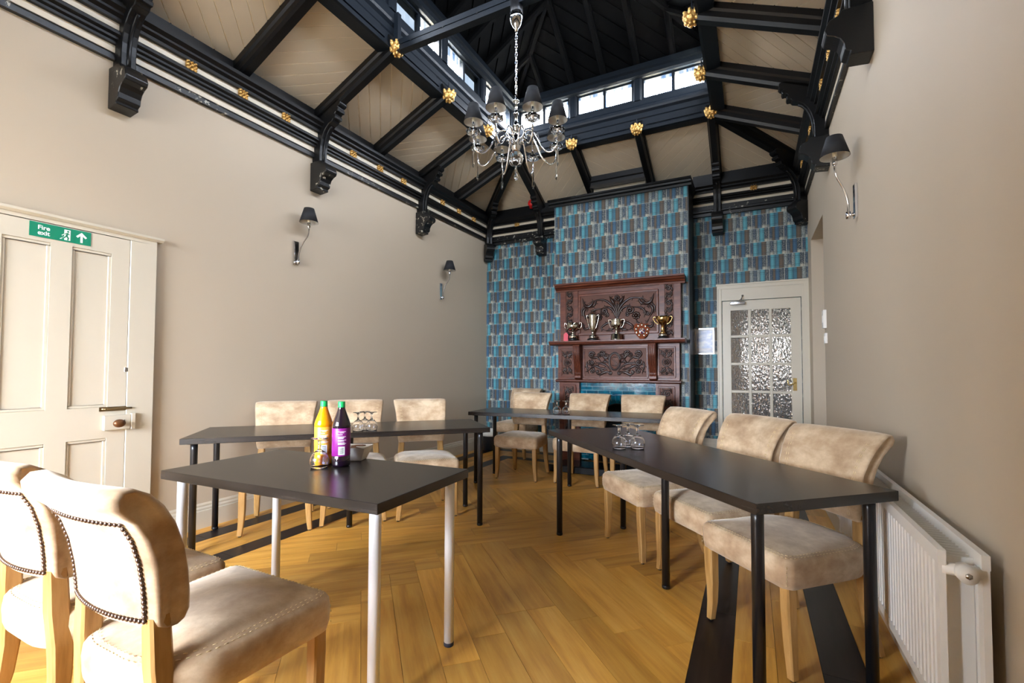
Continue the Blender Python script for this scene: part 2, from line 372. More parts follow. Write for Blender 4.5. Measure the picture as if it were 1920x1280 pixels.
def empty(name, loc=(0, 0, 0), rz=0.0):
    o = bpy.data.objects.new(name, None); COL.objects.link(o); o.location = loc; o.rotation_euler = (0, 0, rz); o.empty_display_size = 0.05; return o
def tag(o, label=None, cat=None, group=None, kind=None):
    if label: o['label'] = label
    if cat: o['category'] = cat
    if group: o['group'] = group
    if kind: o['kind'] = kind
    return o
def copy_tree(o, parent=None):
    c = o.copy(); COL.objects.link(c); c.parent = parent
    for ch in list(o.children): copy_tree(ch, c)
    return c
def struct(o, label=None): 
    o['kind'] = 'structure'
    if label: o['label'] = label
    return o
def clip(poly, inside, n):
    # clip convex 2d polygon by half plane: keep points with dot(p,n) <= inside
    out = []
    for i in range(len(poly)):
        a, b = poly[i], poly[(i+1) % len(poly)]; da = a[0]*n[0]+a[1]*n[1]-inside; db = b[0]*n[0]+b[1]*n[1]-inside
        if da <= 0: out.append(a)
        if (da < 0 < db) or (db < 0 < da):
            t_ = da/(da-db); out.append((a[0]+(b[0]-a[0])*t_, a[1]+(b[1]-a[1])*t_))
    return out
def area2(p): return abs(sum(p[i][0]*p[(i+1) % len(p)][1]-p[(i+1) % len(p)][0]*p[i][1] for i in range(len(p))))/2
def smooth_path(pts, n=6):
    P = [Vector(p) for p in pts]; out = []
    for i in range(len(P)-1):
        p0, p1, p2, p3 = P[max(i-1, 0)], P[i], P[i+1], P[min(i+2, len(P)-1)]
        for k in range(n):
            t_ = k/n; out.append(0.5*((2*p1)+(p2-p0)*t_+(2*p0-5*p1+4*p2-p3)*t_*t_+(3*p1-p0-3*p2+p3)*t_**3))
    out.append(P[-1]); return out
# ================================================================== FLOOR
floor = struct(MB().box(XL-0.15, XR+0.6, YF-0.2, YB+0.15, -0.12, -0.012).build('floor', 'dark_floor'), 'herringbone oak floor with two dark border strips')
PW = 0.1535
BX0, BX1, BY0, BY1 = -2.88, -0.237, 0.45, 5.50      # field inside the inner dark strip
def plank_obj(poly, ang, mat):
    cx_ = sum(p[0] for p in poly)/len(poly); cy_ = sum(p[1] for p in poly)/len(poly); g = 0.0008
    ca, sa = math.cos(-ang), math.sin(-ang); P = []
    for x, y in poly:
        dx, dy = x-cx_, y-cy_; P.append((dx*ca-dy*sa, dx*sa+dy*ca))
    L = max(max(abs(p[0]) for p in P), 1e-3); Wd = max(max(abs(p[1]) for p in P), 1e-3)
    P = [(p[0]*(1-g/L), p[1]*(1-g/Wd)) for p in P]
    me = MB().extr(P, (0, 0, 0), (1, 0, 0), (0, 1, 0), (0, 0, 1), -0.012, random.uniform(-0.0003, 0)).mesh('plank', mat)
    o = link('plank', me, floor); o.location = (cx_, cy_, 0); o.rotation_euler = (0, 0, ang)
def zone(x, y):
    if y < 2.85: return 1 if x > -1.75 else 2
    return 2 if int((y-2.85)//0.651) % 2 == 0 else 1
s45 = math.sqrt(0.5); A0 = (-1.75, 2.85)
def to_w(s_, t_): return (A0[0]+(s_*1+t_*1)*s45, A0[1]+(-s_+t_)*s45)
N = 44; cell = {}
for i in range(-N, N):
    for j in range(-N, N):
        c_ = to_w((i+0.5)*PW, (j+0.5)*PW)
        if BX0-0.25 < c_[0] < BX1+0.25 and BY0-0.25 < c_[1] < BY1+0.25: cell[(i, j)] = zone(*c_)
def emit(lane_dir, lane, a, b):
    if lane_dir == 1: q = [to_w(a*PW, lane*PW), to_w(b*PW, lane*PW), to_w(b*PW, (lane+1)*PW), to_w(a*PW, (lane+1)*PW)]; ang = -math.pi/4
    else: q = [to_w(lane*PW, a*PW), to_w((lane+1)*PW, a*PW), to_w((lane+1)*PW, b*PW), to_w(lane*PW, b*PW)]; ang = math.pi/4
    for ins, nn in ((BX1, (1, 0)), (-BX0, (-1, 0)), (BY1, (0, 1)), (-BY0, (0, -1))):
        q = clip(q, ins, nn)
        if len(q) < 3: return
    if area2(q) > 2e-4: plank_obj(q, ang, 'oak_floor')
for lane in range(-N, N):
    for d in (1, 2):
        run = None
        for k in range(-N, N+1):
            key = (k, lane) if d == 1 else (lane, k)
            if cell.get(key) == d:
                if run is None: run = k
                elif k-run == 6: emit(d, lane, run, k); run = k
            elif run is not None: emit(d, lane, run, k); run = None
def rect_planks(x0, x1, y0, y1, along_y, L, mat, off=0.0):
    a0, a1 = (y0, y1) if along_y else (x0, x1); a = a0-off
    while a < a1:
        b = min(a+L, a1); aa = max(a, a0)
        if b-aa > 0.01:
            q = [(x0, aa), (x1, aa), (x1, b), (x0, b)] if along_y else [(aa, y0), (b, y0), (b, y1), (aa, y1)]
            plank_obj(q, math.pi/2 if along_y else 0, mat)
        a += L
SW = 0.155
# inner dark frame
rect_planks(BX0-SW, BX0, BY0-SW, BY1+SW, True, 0.92, 'dark_floor', 0.3)
rect_planks(BX1, BX1+SW, BY0-SW, BY1+SW, True, 0.92, 'dark_floor', 0.55)
rect_planks(BX0, BX1, BY1, BY1+SW, False, 0.92, 'dark_floor', 0.2); rect_planks(BX0, BX1, BY0-SW, BY0, False, 0.92, 'dark_floor', 0.2)
# oak between the frames, outer dark frame, oak to the walls
OX0, OX1, OY1 = -3.50, 0.385, 5.98
rect_planks(OX0+SW, (OX0+SW+BX0-SW)/2, YF, OY1, True, 0.92, 'oak_floor', 0.1); rect_planks((OX0+SW+BX0-SW)/2, BX0-SW, YF, OY1, True, 0.92, 'oak_floor', 0.5)
rect_planks(BX1+SW, (BX1+SW+OX1-SW)/2, YF, OY1, True, 0.92, 'oak_floor', 0.25); rect_planks((BX1+SW+OX1-SW)/2, OX1-SW, YF, OY1, True, 0.92, 'oak_floor', 0.7)
rect_planks(BX0-SW, BX1+SW, BY1+SW, OY1, False, 0.92, 'oak_floor', 0.4); rect_planks(BX0-SW, BX1+SW, YF, BY0-SW, False, 0.92, 'oak_floor', 0.4)
rect_planks(OX0, OX0+SW, YF, OY1+SW, True, 0.92, 'dark_floor', 0.6); rect_planks(OX1-SW, OX1, YF, OY1+SW, True, 0.92, 'dark_floor', 0.35)
rect_planks(OX0+SW, OX1-SW, OY1, OY1+SW, False, 0.92, 'dark_floor', 0.1)
rect_planks(XL, OX0, YF, YB, True, 0.92, 'oak_floor', 0.2); rect_planks(OX1, XR, YF, YB, True, 0.92, 'oak_floor', 0.8)
rect_planks(OX0, OX1, OY1+SW, YB, False, 0.92, 'oak_floor', 0.3)

# ================================================================== WALLS
ZT = 3.62
struct(MB().box(XL-0.15, XL, YF-0.15, YB+0.15, -0.1, ZT).build('wall_left', 'wall_paint'), 'plain warm grey painted wall on the left')
AL0, AL1, ALZ = 4.96, 5.90, 2.575                      # alcove in the right wall
mb = MB(); mb.box(XR, XR+0.6, YF-0.15, AL0, -0.1, ZT); mb.box(XR, XR+0.6, AL1, YB+0.15, -0.1, ZT); mb.box(XR, XR+0.6, AL0, AL1, ALZ, ZT); mb.box(XR+0.45, XR+0.6, AL0, AL1, -0.1, ALZ)
struct(mb.build('wall_right', 'wall_paint'), 'grey painted wall on the right with a tall alcove')
DX0, DX1, DZ = -0.312, 0.512, 2.012                    # back door opening
mb = MB(); mb.box(XL-0.15, DX0, YB, YB+0.15, -0.1, ZT); mb.box(DX1, XR+0.15, YB, YB+0.15, -0.1, ZT); mb.box(DX0, DX1, YB, YB+0.15, DZ, ZT)
struct(mb.build('wall_back', 'book_wallpaper'), 'back wall papered with rows of blue and teal book spines')
BA0, BA1, BAZ = WX0-0.05, WX1+0.05, 2.70              # mouth of the added bay
mb = MB(); mb.box(XL-0.15, BA0, YF-0.15, YF, -0.1, ZT); mb.box(BA1, XR+0.15, YF-0.15, YF, -0.1, ZT); mb.box(BA0, BA1, YF-0.15, YF, BAZ, ZT)
mb.box(BA0-0.15, BA0, WY-0.15, YF-0.15, -0.1, BAZ+0.1); mb.box(BA1, BA1+0.15, WY-0.15, YF-0.15, -0.1, BAZ+0.1); mb.box(BA0, BA1, WY-0.15, YF-0.15, BAZ, BAZ+0.1); mb.box(BA0, BA1, WY-0.15, YF-0.15, -0.1, 0.0)
mb.box(BA0, WX0, WY-0.15, WY, 0, BAZ); mb.box(WX1, BA1, WY-0.15, WY, 0, BAZ); mb.box(WX0, WX1, WY-0.15, WY, 0, WZ0); mb.box(WX0, WX1, WY-0.15, WY, WZ1, BAZ)
struct(mb.build('wall_front', 'wall_paint'), 'painted wall with an added unseen window bay behind the camera')
win1 = struct(MB().box(WX0, WX1, WY-0.13, WY-0.03, WZ0, WZ0+0.06).box(WX0, WX1, WY-0.13, WY-0.03, WZ1-0.06, WZ1).box(WX0, WX0+0.06, WY-0.13, WY-0.03, WZ0, WZ1).box(WX1-0.06, WX1, WY-0.13, WY-0.03, WZ0, WZ1).build('window_1', 'white_paint'), 'large white window of four tall lights')
for k in range(1, 4): x = WX0+(WX1-WX0)*k/4; MB().box(x-0.03, x+0.03, WY-0.12, WY-0.04, WZ0+0.06, WZ1-0.06).build('mullion', 'white_paint', win1)
for k in range(4):
    x0 = WX0+(WX1-WX0)*k/4; x1 = x0+(WX1-WX0)/4; MB().box(x0+0.03, x1-0.03, WY-0.085, WY-0.08, WZ0+0.06, WZ1-0.06).build('pane', 'window_glass', win1)
# chimney breast
CX0, CX1, CY, CZ = -2.292, -0.625, 5.68, 3.325
FX0, FX1, FZ = -1.93, -0.995, 1.01                     # fireplace recess
mb = MB(); mb.box(CX0, FX0, CY, YB, -0.05, CZ); mb.box(FX1, CX1-0.012, CY, YB, -0.05, CZ); mb.box(FX0, FX1, CY, YB, FZ, CZ); mb.box(FX0, FX1, CY+0.35, YB, -0.05, FZ)
chim = struct(mb.build('wall_chimney_breast', 'book_wallpaper'), 'projecting chimney breast papered with blue book spines')
MB().box(CX1-0.012, CX1, CY+0.002, YB, 0, CZ).build('side_board', 'black_paint', chim)
pr = [(0, 3.31), (0.02, 3.31), (0.025, 3.335), (0.055, 3.345), (0.06, 3.365), (0.075, 3.37), (0.075, 3.395), (0, 3.395)]
mb = MB(); mb.extr(pr, (CX0-0.07, CY, 0), (0, -1, 0), (0, 0, 1), (1, 0, 0), 0, CX1-CX0+0.105); mb.extr([(p[0]*0.5, p[1]) for p in pr], (CX1, CY, 0), (1, 0, 0), (0, 0, 1), (0, 1, 0), 0, YB-CY)
mb.box(CX0-0.03, CX1+0.02, CY, YB, 3.325, 3.39); mb.build('cap_moulding', 'black_paint', chim)
# cavity fill above chimney top is closed by the sloping ceiling
# baseboards
def base_prof(h, t_): return [(0, 0), (t_, 0), (t_, h*0.70), (t_*0.75, h*0.72), (t_*0.75, h*0.80), (t_*0.45, h*0.86), (t_*0.5, h*0.93), (t_*0.25, h), (0, h)]
def baseboard(name, segs, lab):
    root = None
    for (p0, p1, n, h, t_) in segs:
        a = Vector(p1)-Vector(p0); L = a.length; a.normalize()
        o = MB().extr(base_prof(h, t_), p0, n, (0, 0, 1), a, 0, L).build(name if root is None else 'length', 'white_paint', root)
        if root is None: root = struct(o, lab)
baseboard('baseboard_left', [((XL, 1.72, 0), (XL, YB, 0), (1, 0, 0), 0.18, 0.022), ((XL, YF, 0), (XL, 0.67, 0), (1, 0, 0), 0.18, 0.022)], 'white moulded skirting board along the left wall')
baseboard('baseboard_back', [((XL, YB, 0), (CX0, YB, 0), (0, -1, 0), 0.20, 0.022), ((CX1, YB, 0), (-0.37, YB, 0), (0, -1, 0), 0.34, 0.022)], 'white skirting board along the papered back wall')
baseboard('baseboard_right', [((XR, YF, 0), (XR, AL0, 0), (-1, 0, 0), 0.18, 0.05)], 'white skirting board along the right wall under the radiator')

# ================================================================== CORNICES
def rosette_mesh():
    mb = MB(); mb.lathe([(0.0, 0.022), (0.008, 0.021), (0.011, 0.014), (0.012, 0.008)][::-1], 8)
    for k in range(8):
        a = k*math.pi/4; r = 0.024 if k % 2 == 0 else 0.030
        mb.ball((r*math.cos(a), r*math.sin(a), 0.007), 0.012, 6, 4, (1, 1, 1.1))
    for k in range(4):
        a = k*math.pi/2+math.pi/4; mb.ball((0.017*math.cos(a), 0.017*math.sin(a), 0.012), 0.008, 6, 4)
    mb.box(-0.03, 0.03, -0.03, 0.03, -0.006, 0.004)
    mb.v = [(p[0]*1.15, p[1]*1.15, p[2]*1.25) for p in mb.v]
    return mb.mesh('rosette', 'gilt')
ROS = rosette_mesh()
ntrim = [0]
def cornice(p0, p1, n, back, rosettes, lab):
    ntrim[0] += 1; p0 = Vector(p0); a = Vector(p1)-p0; L = a.length; a.normalize(); n = Vector(n); U = (0, 0, 1)
    def bar(name, poly, mat, par): return MB().extr(poly, p0, n, U, a, 0, L).build(name, mat, par)
    if back: low = [(0, 3.07), (0.035, 3.07), (0.035, 3.105), (0.055, 3.115), (0.055, 3.135), (0.04, 3.145), (0.04, 3.195), (0, 3.195)]; zs = (3.195, 3.23, 3.30, 3.34)
    else: low = [(0, 3.14), (0.03, 3.14), (0.03, 3.175), (0.02, 3.19), (0, 3.19)]; zs = (3.19, 3.235, 3.31, 3.362)
    root = struct(bar('trim_%d' % ntrim[0], low, 'worn_black', None), lab)
    bar('lower_strip', [(0, zs[0]), (0.025, zs[0]), (0.025, zs[1]), (0, zs[1])], 'cream_strip', root)
    m0, m1 = zs[1], zs[2]; d = m1-m0
    bar('middle_beam', [(0, m0), (0.05, m0), (0.05, m0+d*0.2), (0.07, m0+d*0.3), (0.07, m0+d*0.5), (0.095, m0+d*0.62), (0.095, m0+d*0.85), (0.085, m1), (0, m1)], 'black_paint', root)
    bar('upper_strip', [(0, zs[2]), (0.07, zs[2]), (0.07, zs[3]), (0, zs[3])], 'cream_strip', root)
    u0, u1 = zs[3], 3.45
    bar('upper_beam', [(0, u0), (0.10, u0), (0.10, u0+0.02), (0.125, u0+0.035), (0.125, u0+0.05), (0.15, u0+0.07), (0.15, u1), (0.11, u1+0.012), (0.11, u1+0.035), (0.035, u1+0.06), (0.035, 3.60), (0, 3.60)], 'black_paint', root)
    for r in rosettes:
        o = link('rosette', ROS, root); q = p0+a*r+n*0.076; q.z = (zs[2]+zs[3])/2+0.002
        X_ = a; Z_ = n; Y_ = Z_.cross(X_); mm = Matrix((X_, Y_, Z_)).transposed().to_4x4(); mm.translation = q; o.matrix_local = mm
rosL = [3.006+1.5286*i+0.3822*q for i in range(-2, 2) for q in (1, 2, 3)]
rosL = [y for y in rosL+[6.3] if YF+0.2 < y < YB-0.35]
cornice((XL, YF, 0), (XL, YB, 0), (1, 0, 0), False, [y-YF for y in rosL], 'black and cream cornice with gilt rosettes along the left wall')
cornice((XL, YB, 0), (CX0, YB, 0), (0, -1, 0), True, [-3.065-XL], 'black and cream cornice on the back wall left of the chimney breast')
cornice((CX1, YB, 0), (XR, YB, 0), (0, -1, 0), True, [0.048-CX1], 'black and cream cornice on the back wall above the glazed door')
cornice((XR, YF, 0), (XR, YB, 0), (-1, 0, 0), False, [y-YF for y in rosL], 'black and cream cornice with gilt rosettes along the right wall')
cornice((XL, YF, 0), (XR, YF, 0), (0, 1, 0), False, [], 'black and cream cornice above the front window')

# ================================================================== SLOPING CEILING
SZ0, SK = 3.572, 0.457           # boards: z = SZ0 + SK*offset from the wall
def slope_side(wall_pt, along, inward, ring_off):
    return Vector(wall_pt), Vector(along), Vector(inward), ring_off
OFL, OFR, OFB, OFF = RX0-XL, XR-RX1, YB-RY1, RY0-YF
ceil_mb = MB()
SIDES = {
 'left':  (Vector((XL, 0, 0)), Vector((0, 1, 0)), Vector((1, 0, 0)), OFL),
 'right': (Vector((XR, 0, 0)), Vector((0, 1, 0)), Vector((-1, 0, 0)), OFR),
 'back':  (Vector((0, YB, 0)), Vector((1, 0, 0)), Vector((0, -1, 0)), OFB),
 'front': (Vector((0, YF, 0)), Vector((1, 0, 0)), Vector((0, 1, 0)), OFF)}
def sp(side, a, o, dz=0.0):
    P, A, I, ro = SIDES[side]; k = (3.99-SZ0)/ro; return P+A*a+I*o+Vector((0, 0, SZ0+k*o+dz))
LIM = {'left': (YF, YB), 'right': (YF, YB), 'back': (XL, XR), 'front': (XL, XR)}
RNG = {'left': (RY0, RY1), 'right': (RY0, RY1), 'back': (RX0, RX1), 'front': (RX0, RX1)}
for sd in SIDES:
    (a0, a1), (b0, b1), ro = LIM[sd], RNG[sd], SIDES[sd][3]
    q = [sp(sd, a0, -0.0, 0.005), sp(sd, a1, -0.0, 0.005), sp(sd, b1, ro-0.05, 0.005), sp(sd, b0, ro-0.05, 0.005)]
    t_ = [p+Vector((0, 0, 0.08)) for p in q]
    ceil_mb.add(q+t_, [(0, 1, 2, 3), (7, 6, 5, 4), (0, 1, 5, 4), (1, 2, 6, 5), (2, 3, 7, 6), (3, 0, 4, 7)])
ceiling = struct(ceil_mb.build('ceiling', 'groove_highlight'), 'sloping cream boarded ceiling between black rafters')
BWD = 0.105
def boards(side, poly, sgn):
    # poly in (a, o) plan coords; boards laid at 45 degrees in the slope plane
    ro = SIDES[side][3]; k = (3.99-SZ0)/ro; cs = math.sqrt(1+k*k)
    P = [(a, o*cs) for a, o in poly]; d = (s45, s45*sgn); n = (-d[1], d[0])
    ts = [p[0]*n[0]+p[1]*n[1] for p in P]; t0 = math.floor(min(ts)/BWD)*BWD
    while t0 < max(ts):
        q = clip(P, t0+BWD-0.0035, n); q = clip(q, -(t0+0.0035), (-n[0], -n[1])) if len(q) > 2 else []
        if len(q) > 2 and area2(q) > 6e-4:
            lo = [sp(side, a, b/cs, 0.0) for a, b in q]; hi = [sp(side, a, b/cs, 0.016) for a, b in q]; m = len(q)
            MB().add(lo+hi, [tuple(range(m)), tuple(range(m, 2*m))[::-1]]+[(i, (i+1) % m, m+(i+1) % m, m+i) for i in range(m)]).build('board', 'cream_board', ceiling)
        t0 += BWD
BAYS = {'left': {1: -1, 2: 1, 3: -1, 4: 1, 5: -1}, 'right': {2: 1, 3: 1, 4: -1, 5: 1}}
for sd in ('left', 'right'):
    for k in range(6):
        if k in BAYS[sd]: boards(sd, [(KY[k], 0.03), (KY[k+1], 0.03), (KY[k+1], SIDES[sd][3]-0.03), (KY[k], SIDES[sd][3]-0.03)], BAYS[sd][k])
    boards(sd, [(RY1, 0.03), (YB-0.03, 0.03), (RY1, SIDES[sd][3])], 1 if sd == 'left' else -1)
for k, s_ in ((0, 1), (1, -1), (2, 1)): boards('back', [(KX[k], 0.03), (KX[k+1], 0.03), (KX[k+1], OFB-0.03), (KX[k], OFB-0.03)], s_)
boards('back', [(XL+0.03, 0.03), (RX0, 0.03), (RX0, OFB)], -1); boards('back', [(RX1, 0.03), (XR-0.03, 0.03), (RX1, OFB)], -1)
RSEC = [(-0.055, 0.02), (-0.055, -0.045), (-0.042, -0.06), (-0.042, -0.10), (-0.03, -0.125), (0.03, -0.125), (0.042, -0.10), (0.042, -0.06), (0.055, -0.045), (0.055, 0.02)]
def rafter(A, B, name='rafter', par=None, sec=RSEC, mat='black_paint', sc=1.0):
    A, B = Vector(A), Vector(B); d = (B-A); L = d.length; d.normalize(); w = d.cross(Vector((0, 0, 1))).normalized(); n = w.cross(d).normalized()
    return MB().extr([(p[0]*sc, p[1]*sc) for p in sec], A, w, n, d, 0, L).build(name, mat, par or ceiling)
for k in range(7):
    for sd in ('left', 'right'): rafter(sp(sd, KY[k], 0.0), sp(sd, KY[k], SIDES[sd][3]))
for k in range(4):
    for sd in ('back', 'front'): rafter(sp(sd, KX[k], 0.0), sp(sd, KX[k], SIDES[sd][3]))
for cx_, cy_, rx_, ry_ in ((XL, YB, RX0, RY1), (XR, YB, RX1, RY1), (XL, YF, RX0, RY0), (XR, YF, RX1, RY0)):
    rafter((cx_, cy_, SZ0+0.01), (rx_, ry_, 3.995), 'hip_rafter', None, RSEC, 'black_paint', 1.08)
# trimmer over the chimney breast
rafter(sp('back', KX[1], 0.27), sp('back', KX[2], 0.27), 'trimmer')
MB().box(KX[1]+0.05, KX[2]-0.05, YB-0.20, YB-0.14, 3.40, 3.62).build('trimmer_panel', 'cream_strip', ceiling)

# ================================================================== ROOF LANTERN
def boss_mesh():
    mb = MB(); rnd = random.Random(3)
    mb.ball((0, 0, 0), 0.044, 10, 7, (1, 1, 0.9))
    for ring, (rr, zz, cnt, ln) in enumerate(((0.040, 0.012, 8, 0.034), (0.034, -0.018, 7, 0.03), (0.018, -0.036, 5, 0.024))):
        for k in range(cnt):
            a = 2*math.pi*k/cnt+ring*0.4; c = (rr*math.cos(a), rr*math.sin(a), zz)
            mb.ball(c, ln*0.42, 6, 4, (1, 1, 1.35)); mb.ball((c[0]*1.15, c[1]*1.15, zz+ln*0.3), ln*0.30, 5, 3)
    mb.v = [(p[0]*1.35, p[1]*1.35, p[2]*1.35) for p in mb.v]
    return mb.mesh('boss', 'gilt')
BOSS = boss_mesh()
SPIKE = MB().lathe([(0.0, 0.125), (0.004, 0.09), (0.008, 0.03), (0.005, 0.0)][::-1], 6).mesh('spike', 'blue_black_paint')
RING = [(0.02, 3.885), (0, 3.89), (0, 3.925), (0.022, 3.945), (0.022, 4.03), (0.012, 4.04), (0.012, 4.095), (-0.012, 4.115), (-0.02, 4.135), (-0.02, 4.16), (0.01, 4.18), (0.02, 4.20), (0.02, 4.262), (0.13, 4.262), (0.13, 3.885)]
PLATE = [(0.0, 4.50), (-0.03, 4.515), (-0.03, 4.56), (-0.055, 4.575), (-0.055, 4.63), (0.14, 4.63), (0.14, 4.50)]
wn = [1]
def lantern_side(p0, p1, out, pts, lab, bosses, detail):
    ntrim[0] += 1; p0, p1, out = Vector(p0), Vector(p1), Vector(out); a = p1-p0; L = a.length; a.normalize()
    root = struct(MB().extr(RING, p0-a*0.0, out, (0, 0, 1), a, 0, L).build('trim_%d' % ntrim[0], 'blue_black_paint'), lab)
    MB().extr(PLATE, p0, out, (0, 0, 1), a, -0.12, L+0.12).build('head_plate', 'blue_black_paint', root)
    for t_ in pts:
        MB().extr([(-0.05, 0.02), (-0.05, 0.12), (0.05, 0.12), (0.05, 0.02), (0.03, 0.005), (-0.03, 0.005)], p0+a*t_, a, out, (0, 0, 1), 4.25, 4.52).build('post', 'blue_black_paint', root)
    for t_ in bosses:
        b = link('boss', BOSS, root); q = p0+a*t_-out*0.032; b.location = (q.x, q.y, 3.900); b.rotation_euler = (0, 0, t_*2)
        s_ = link('spike', SPIKE, b); s_.location = (0, 0, 0.03)
    # fascia panels between the bosses on the lower face
    for i in range(len(pts)-1):
        x0, x1 = pts[i]+0.1, pts[i+1]-0.1
        MB().extr([(x0, 3.95), (x1, 3.95), (x1-0.06, 4.022), (x0+0.06, 4.022)], p0, a, (0, 0, 1), out, 0.008, 0.03).build('fascia_panel', 'blue_black_paint', root)
    for i in range(len(pts)-1):
        x0, x1 = pts[i]+0.05, pts[i+1]-0.05; xm = (x0+x1)/2; z0, z1 = 4.262, 4.50; o0, o1 = 0.04, 0.085
        mb = MB()
        for (u0, u1, v0, v1) in ((x0, x1, z0, z0+0.022), (x0, x1, z1-0.018, z1), (x0, x0+0.022, z0+0.022, z1-0.018), (x1-0.022, x1, z0+0.022, z1-0.018), (xm-0.017, xm+0.017, z0+0.022, z1-0.018)):
            mb.extr([(u0, v0), (u1, v0), (u1, v1), (u0, v1)], p0, a, (0, 0, 1), out, o0, o1)
        wn[0] += 1; w = struct(mb.build('window_%d' % wn[0], 'blue_black_paint'), 'two pane clerestory window high in the roof lantern')
        for (u0, u1) in ((x0+0.022, xm-0.017), (xm+0.017, x1-0.022)):
            MB().extr([(u0, z0+0.022), (u1, z0+0.022), (u1, z1-0.018), (u0, z1-0.018)], p0, a, (0, 0, 1), out, 0.06, 0.064).build('pane', 'dirty_glass' if lab.find('left') > 0 and (i, u0 > xm) in ((3, False), (4, True), (2, True)) else 'window_glass', w)
ky = [y-RY0 for y in KY]; kx = [x-RX0 for x in KX]
lantern_side((RX0, RY0, 0), (RX0, RY1, 0), (-1, 0, 0), ky, 'dark blue-black lantern beam on the left with gilt bosses', ky[1:], True)
lantern_side((RX1, RY0, 0), (RX1, RY1, 0), (1, 0, 0), ky, 'dark blue-black lantern beam on the right with gilt bosses', ky[1:-1], True)
lantern_side((RX0, RY1, 0), (RX1, RY1, 0), (0, 1, 0), kx, 'dark blue-black lantern beam at the back with gilt bosses', kx[1:], True)
lantern_side((RX0, RY0, 0), (RX1, RY0, 0), (0, -1, 0), kx, 'dark blue-black lantern beam at the front', [], False)
# corner posts of the lantern keep the sky out
# lantern roof
LZ, RZ = 4.62, 5.45; ov = 0.15; xm = (RX0+RX1)/2; hw = (RX1-RX0)/2
c4 = [Vector((RX0-ov, RY0-ov, LZ)), Vector((RX1+ov, RY0-ov, LZ)), Vector((RX1+ov, RY1+ov, LZ)), Vector((RX0-ov, RY1+ov, LZ))]
ra, rb = Vector((xm, RY0+hw, RZ)), Vector((xm, RY1-hw, RZ))
v = c4+[ra, rb]; v2 = [p+Vector((0, 0, 0.08)) for p in v]
lroof = struct(MB().add(v+v2, [(0, 1, 4), (1, 2, 5, 4), (2, 3, 5), (3, 0, 4, 5), (6, 10, 7), (7, 10, 11, 8), (8, 11, 9), (9, 11, 10, 6), (0, 6, 7, 1), (1, 7, 8, 2), (2, 8, 9, 3), (3, 9, 6, 0)]).build('ceiling_lantern', 'lantern_black'), 'dark boarded hipped ceiling inside the roof lantern')
LSEC = [(-0.035, 0.01), (-0.035, -0.05), (-0.02, -0.075), (0.02, -0.075), (0.035, -0.05), (0.035, 0.01)]
def lraf(A, B, nm='rafter'): rafter(A, B, nm, lroof, LSEC, 'lantern_black')
for c in ((0, ra), (1, ra), (2, rb), (3, rb)): lraf(c4[c[0]], c[1], 'hip_rafter')
def ridge_at(x, y):
    # height of the lantern roof plane above a plan point
    m = min(x-(RX0-ov), (RX1+ov)-x); my = min(y-(RY0-ov), (RY1+ov)-y)
    return LZ+min(m/(hw+ov), my/(hw+ov))*(RZ-LZ)
def raf_up(x0, y0, dx, dy):
    # from the eaves up to the hip or ridge
    step = 0.02; x, y = x0, y0; z = ridge_at(x, y)
    while True:
        nx, ny = x+dx*step, y+dy*step; nz = ridge_at(nx, ny)
        if nz <= z+0.002*step*10 or (dx and abs(nx-x0) > hw+ov): break
        mx = min(nx-(RX0-ov), (RX1+ov)-nx); my = min(ny-(RY0-ov), (RY1+ov)-ny)
        if (dx and my < mx) or (dy and mx < my): break
        x, y, z = nx, ny, nz
    lraf((x0, y0, LZ), (x, y, z))
for y in KY+[(KY[i]+KY[i+1])/2 for i in range(6)]:
    raf_up(RX0-ov, y, 1, 0); raf_up(RX1+ov, y, -1, 0)
for x in KX+[(KX[i]+KX[i+1])/2 for i in range(3)]:
    raf_up(x, RY1+ov, 0, -1)
MB().box(xm-0.03, xm+0.03, ra.y, rb.y, RZ-0.12, RZ+0.01).build('ridge_board', 'lantern_black', lroof)
# boards of the lantern ceiling (only faintly told apart): back and left slopes
def lboards(base0, base1, apex_pts, sgn):
    b0, b1 = Vector(base0), Vector(base1); U = (b1-b0).normalized(); poly3 = [b0, b1]+[Vector(p) for p in apex_pts]
    nrm = U.cross(poly3[2]-b0).normalized(); V = nrm.cross(U).normalized()
    if nrm.z > 0: nrm = -nrm
    P = [((p-b0).dot(U), (p-b0).dot(V)) for p in poly3]; d = (s45, s45*sgn); n = (-d[1], d[0]); ts = [p[0]*n[0]+p[1]*n[1] for p in P]; t0 = min(ts)
    while t0 < max(ts):
        q = clip(P, t0+0.135, n); q = clip(q, -(t0+0.012), (-n[0], -n[1])) if len(q) > 2 else []
        if len(q) > 2 and area2(q) > 1e-3:
            lo = [b0+U*a+V*b+nrm*0.012 for a, b in q]; hi = [b0+U*a+V*b-nrm*0.004 for a, b in q]; m = len(q)
            MB().add(lo+hi, [tuple(range(m)), tuple(range(m, 2*m))[::-1]]+[(i, (i+1) % m, m+(i+1) % m, m+i) for i in range(m)]).build('board', 'lantern_black', lroof)
        t0 += 0.14
lboards(c4[2], c4[3], [rb], 1); lboards(c4[3], c4[0], [ra, rb], 1); lboards(c4[1], c4[2], [rb, ra], 1)
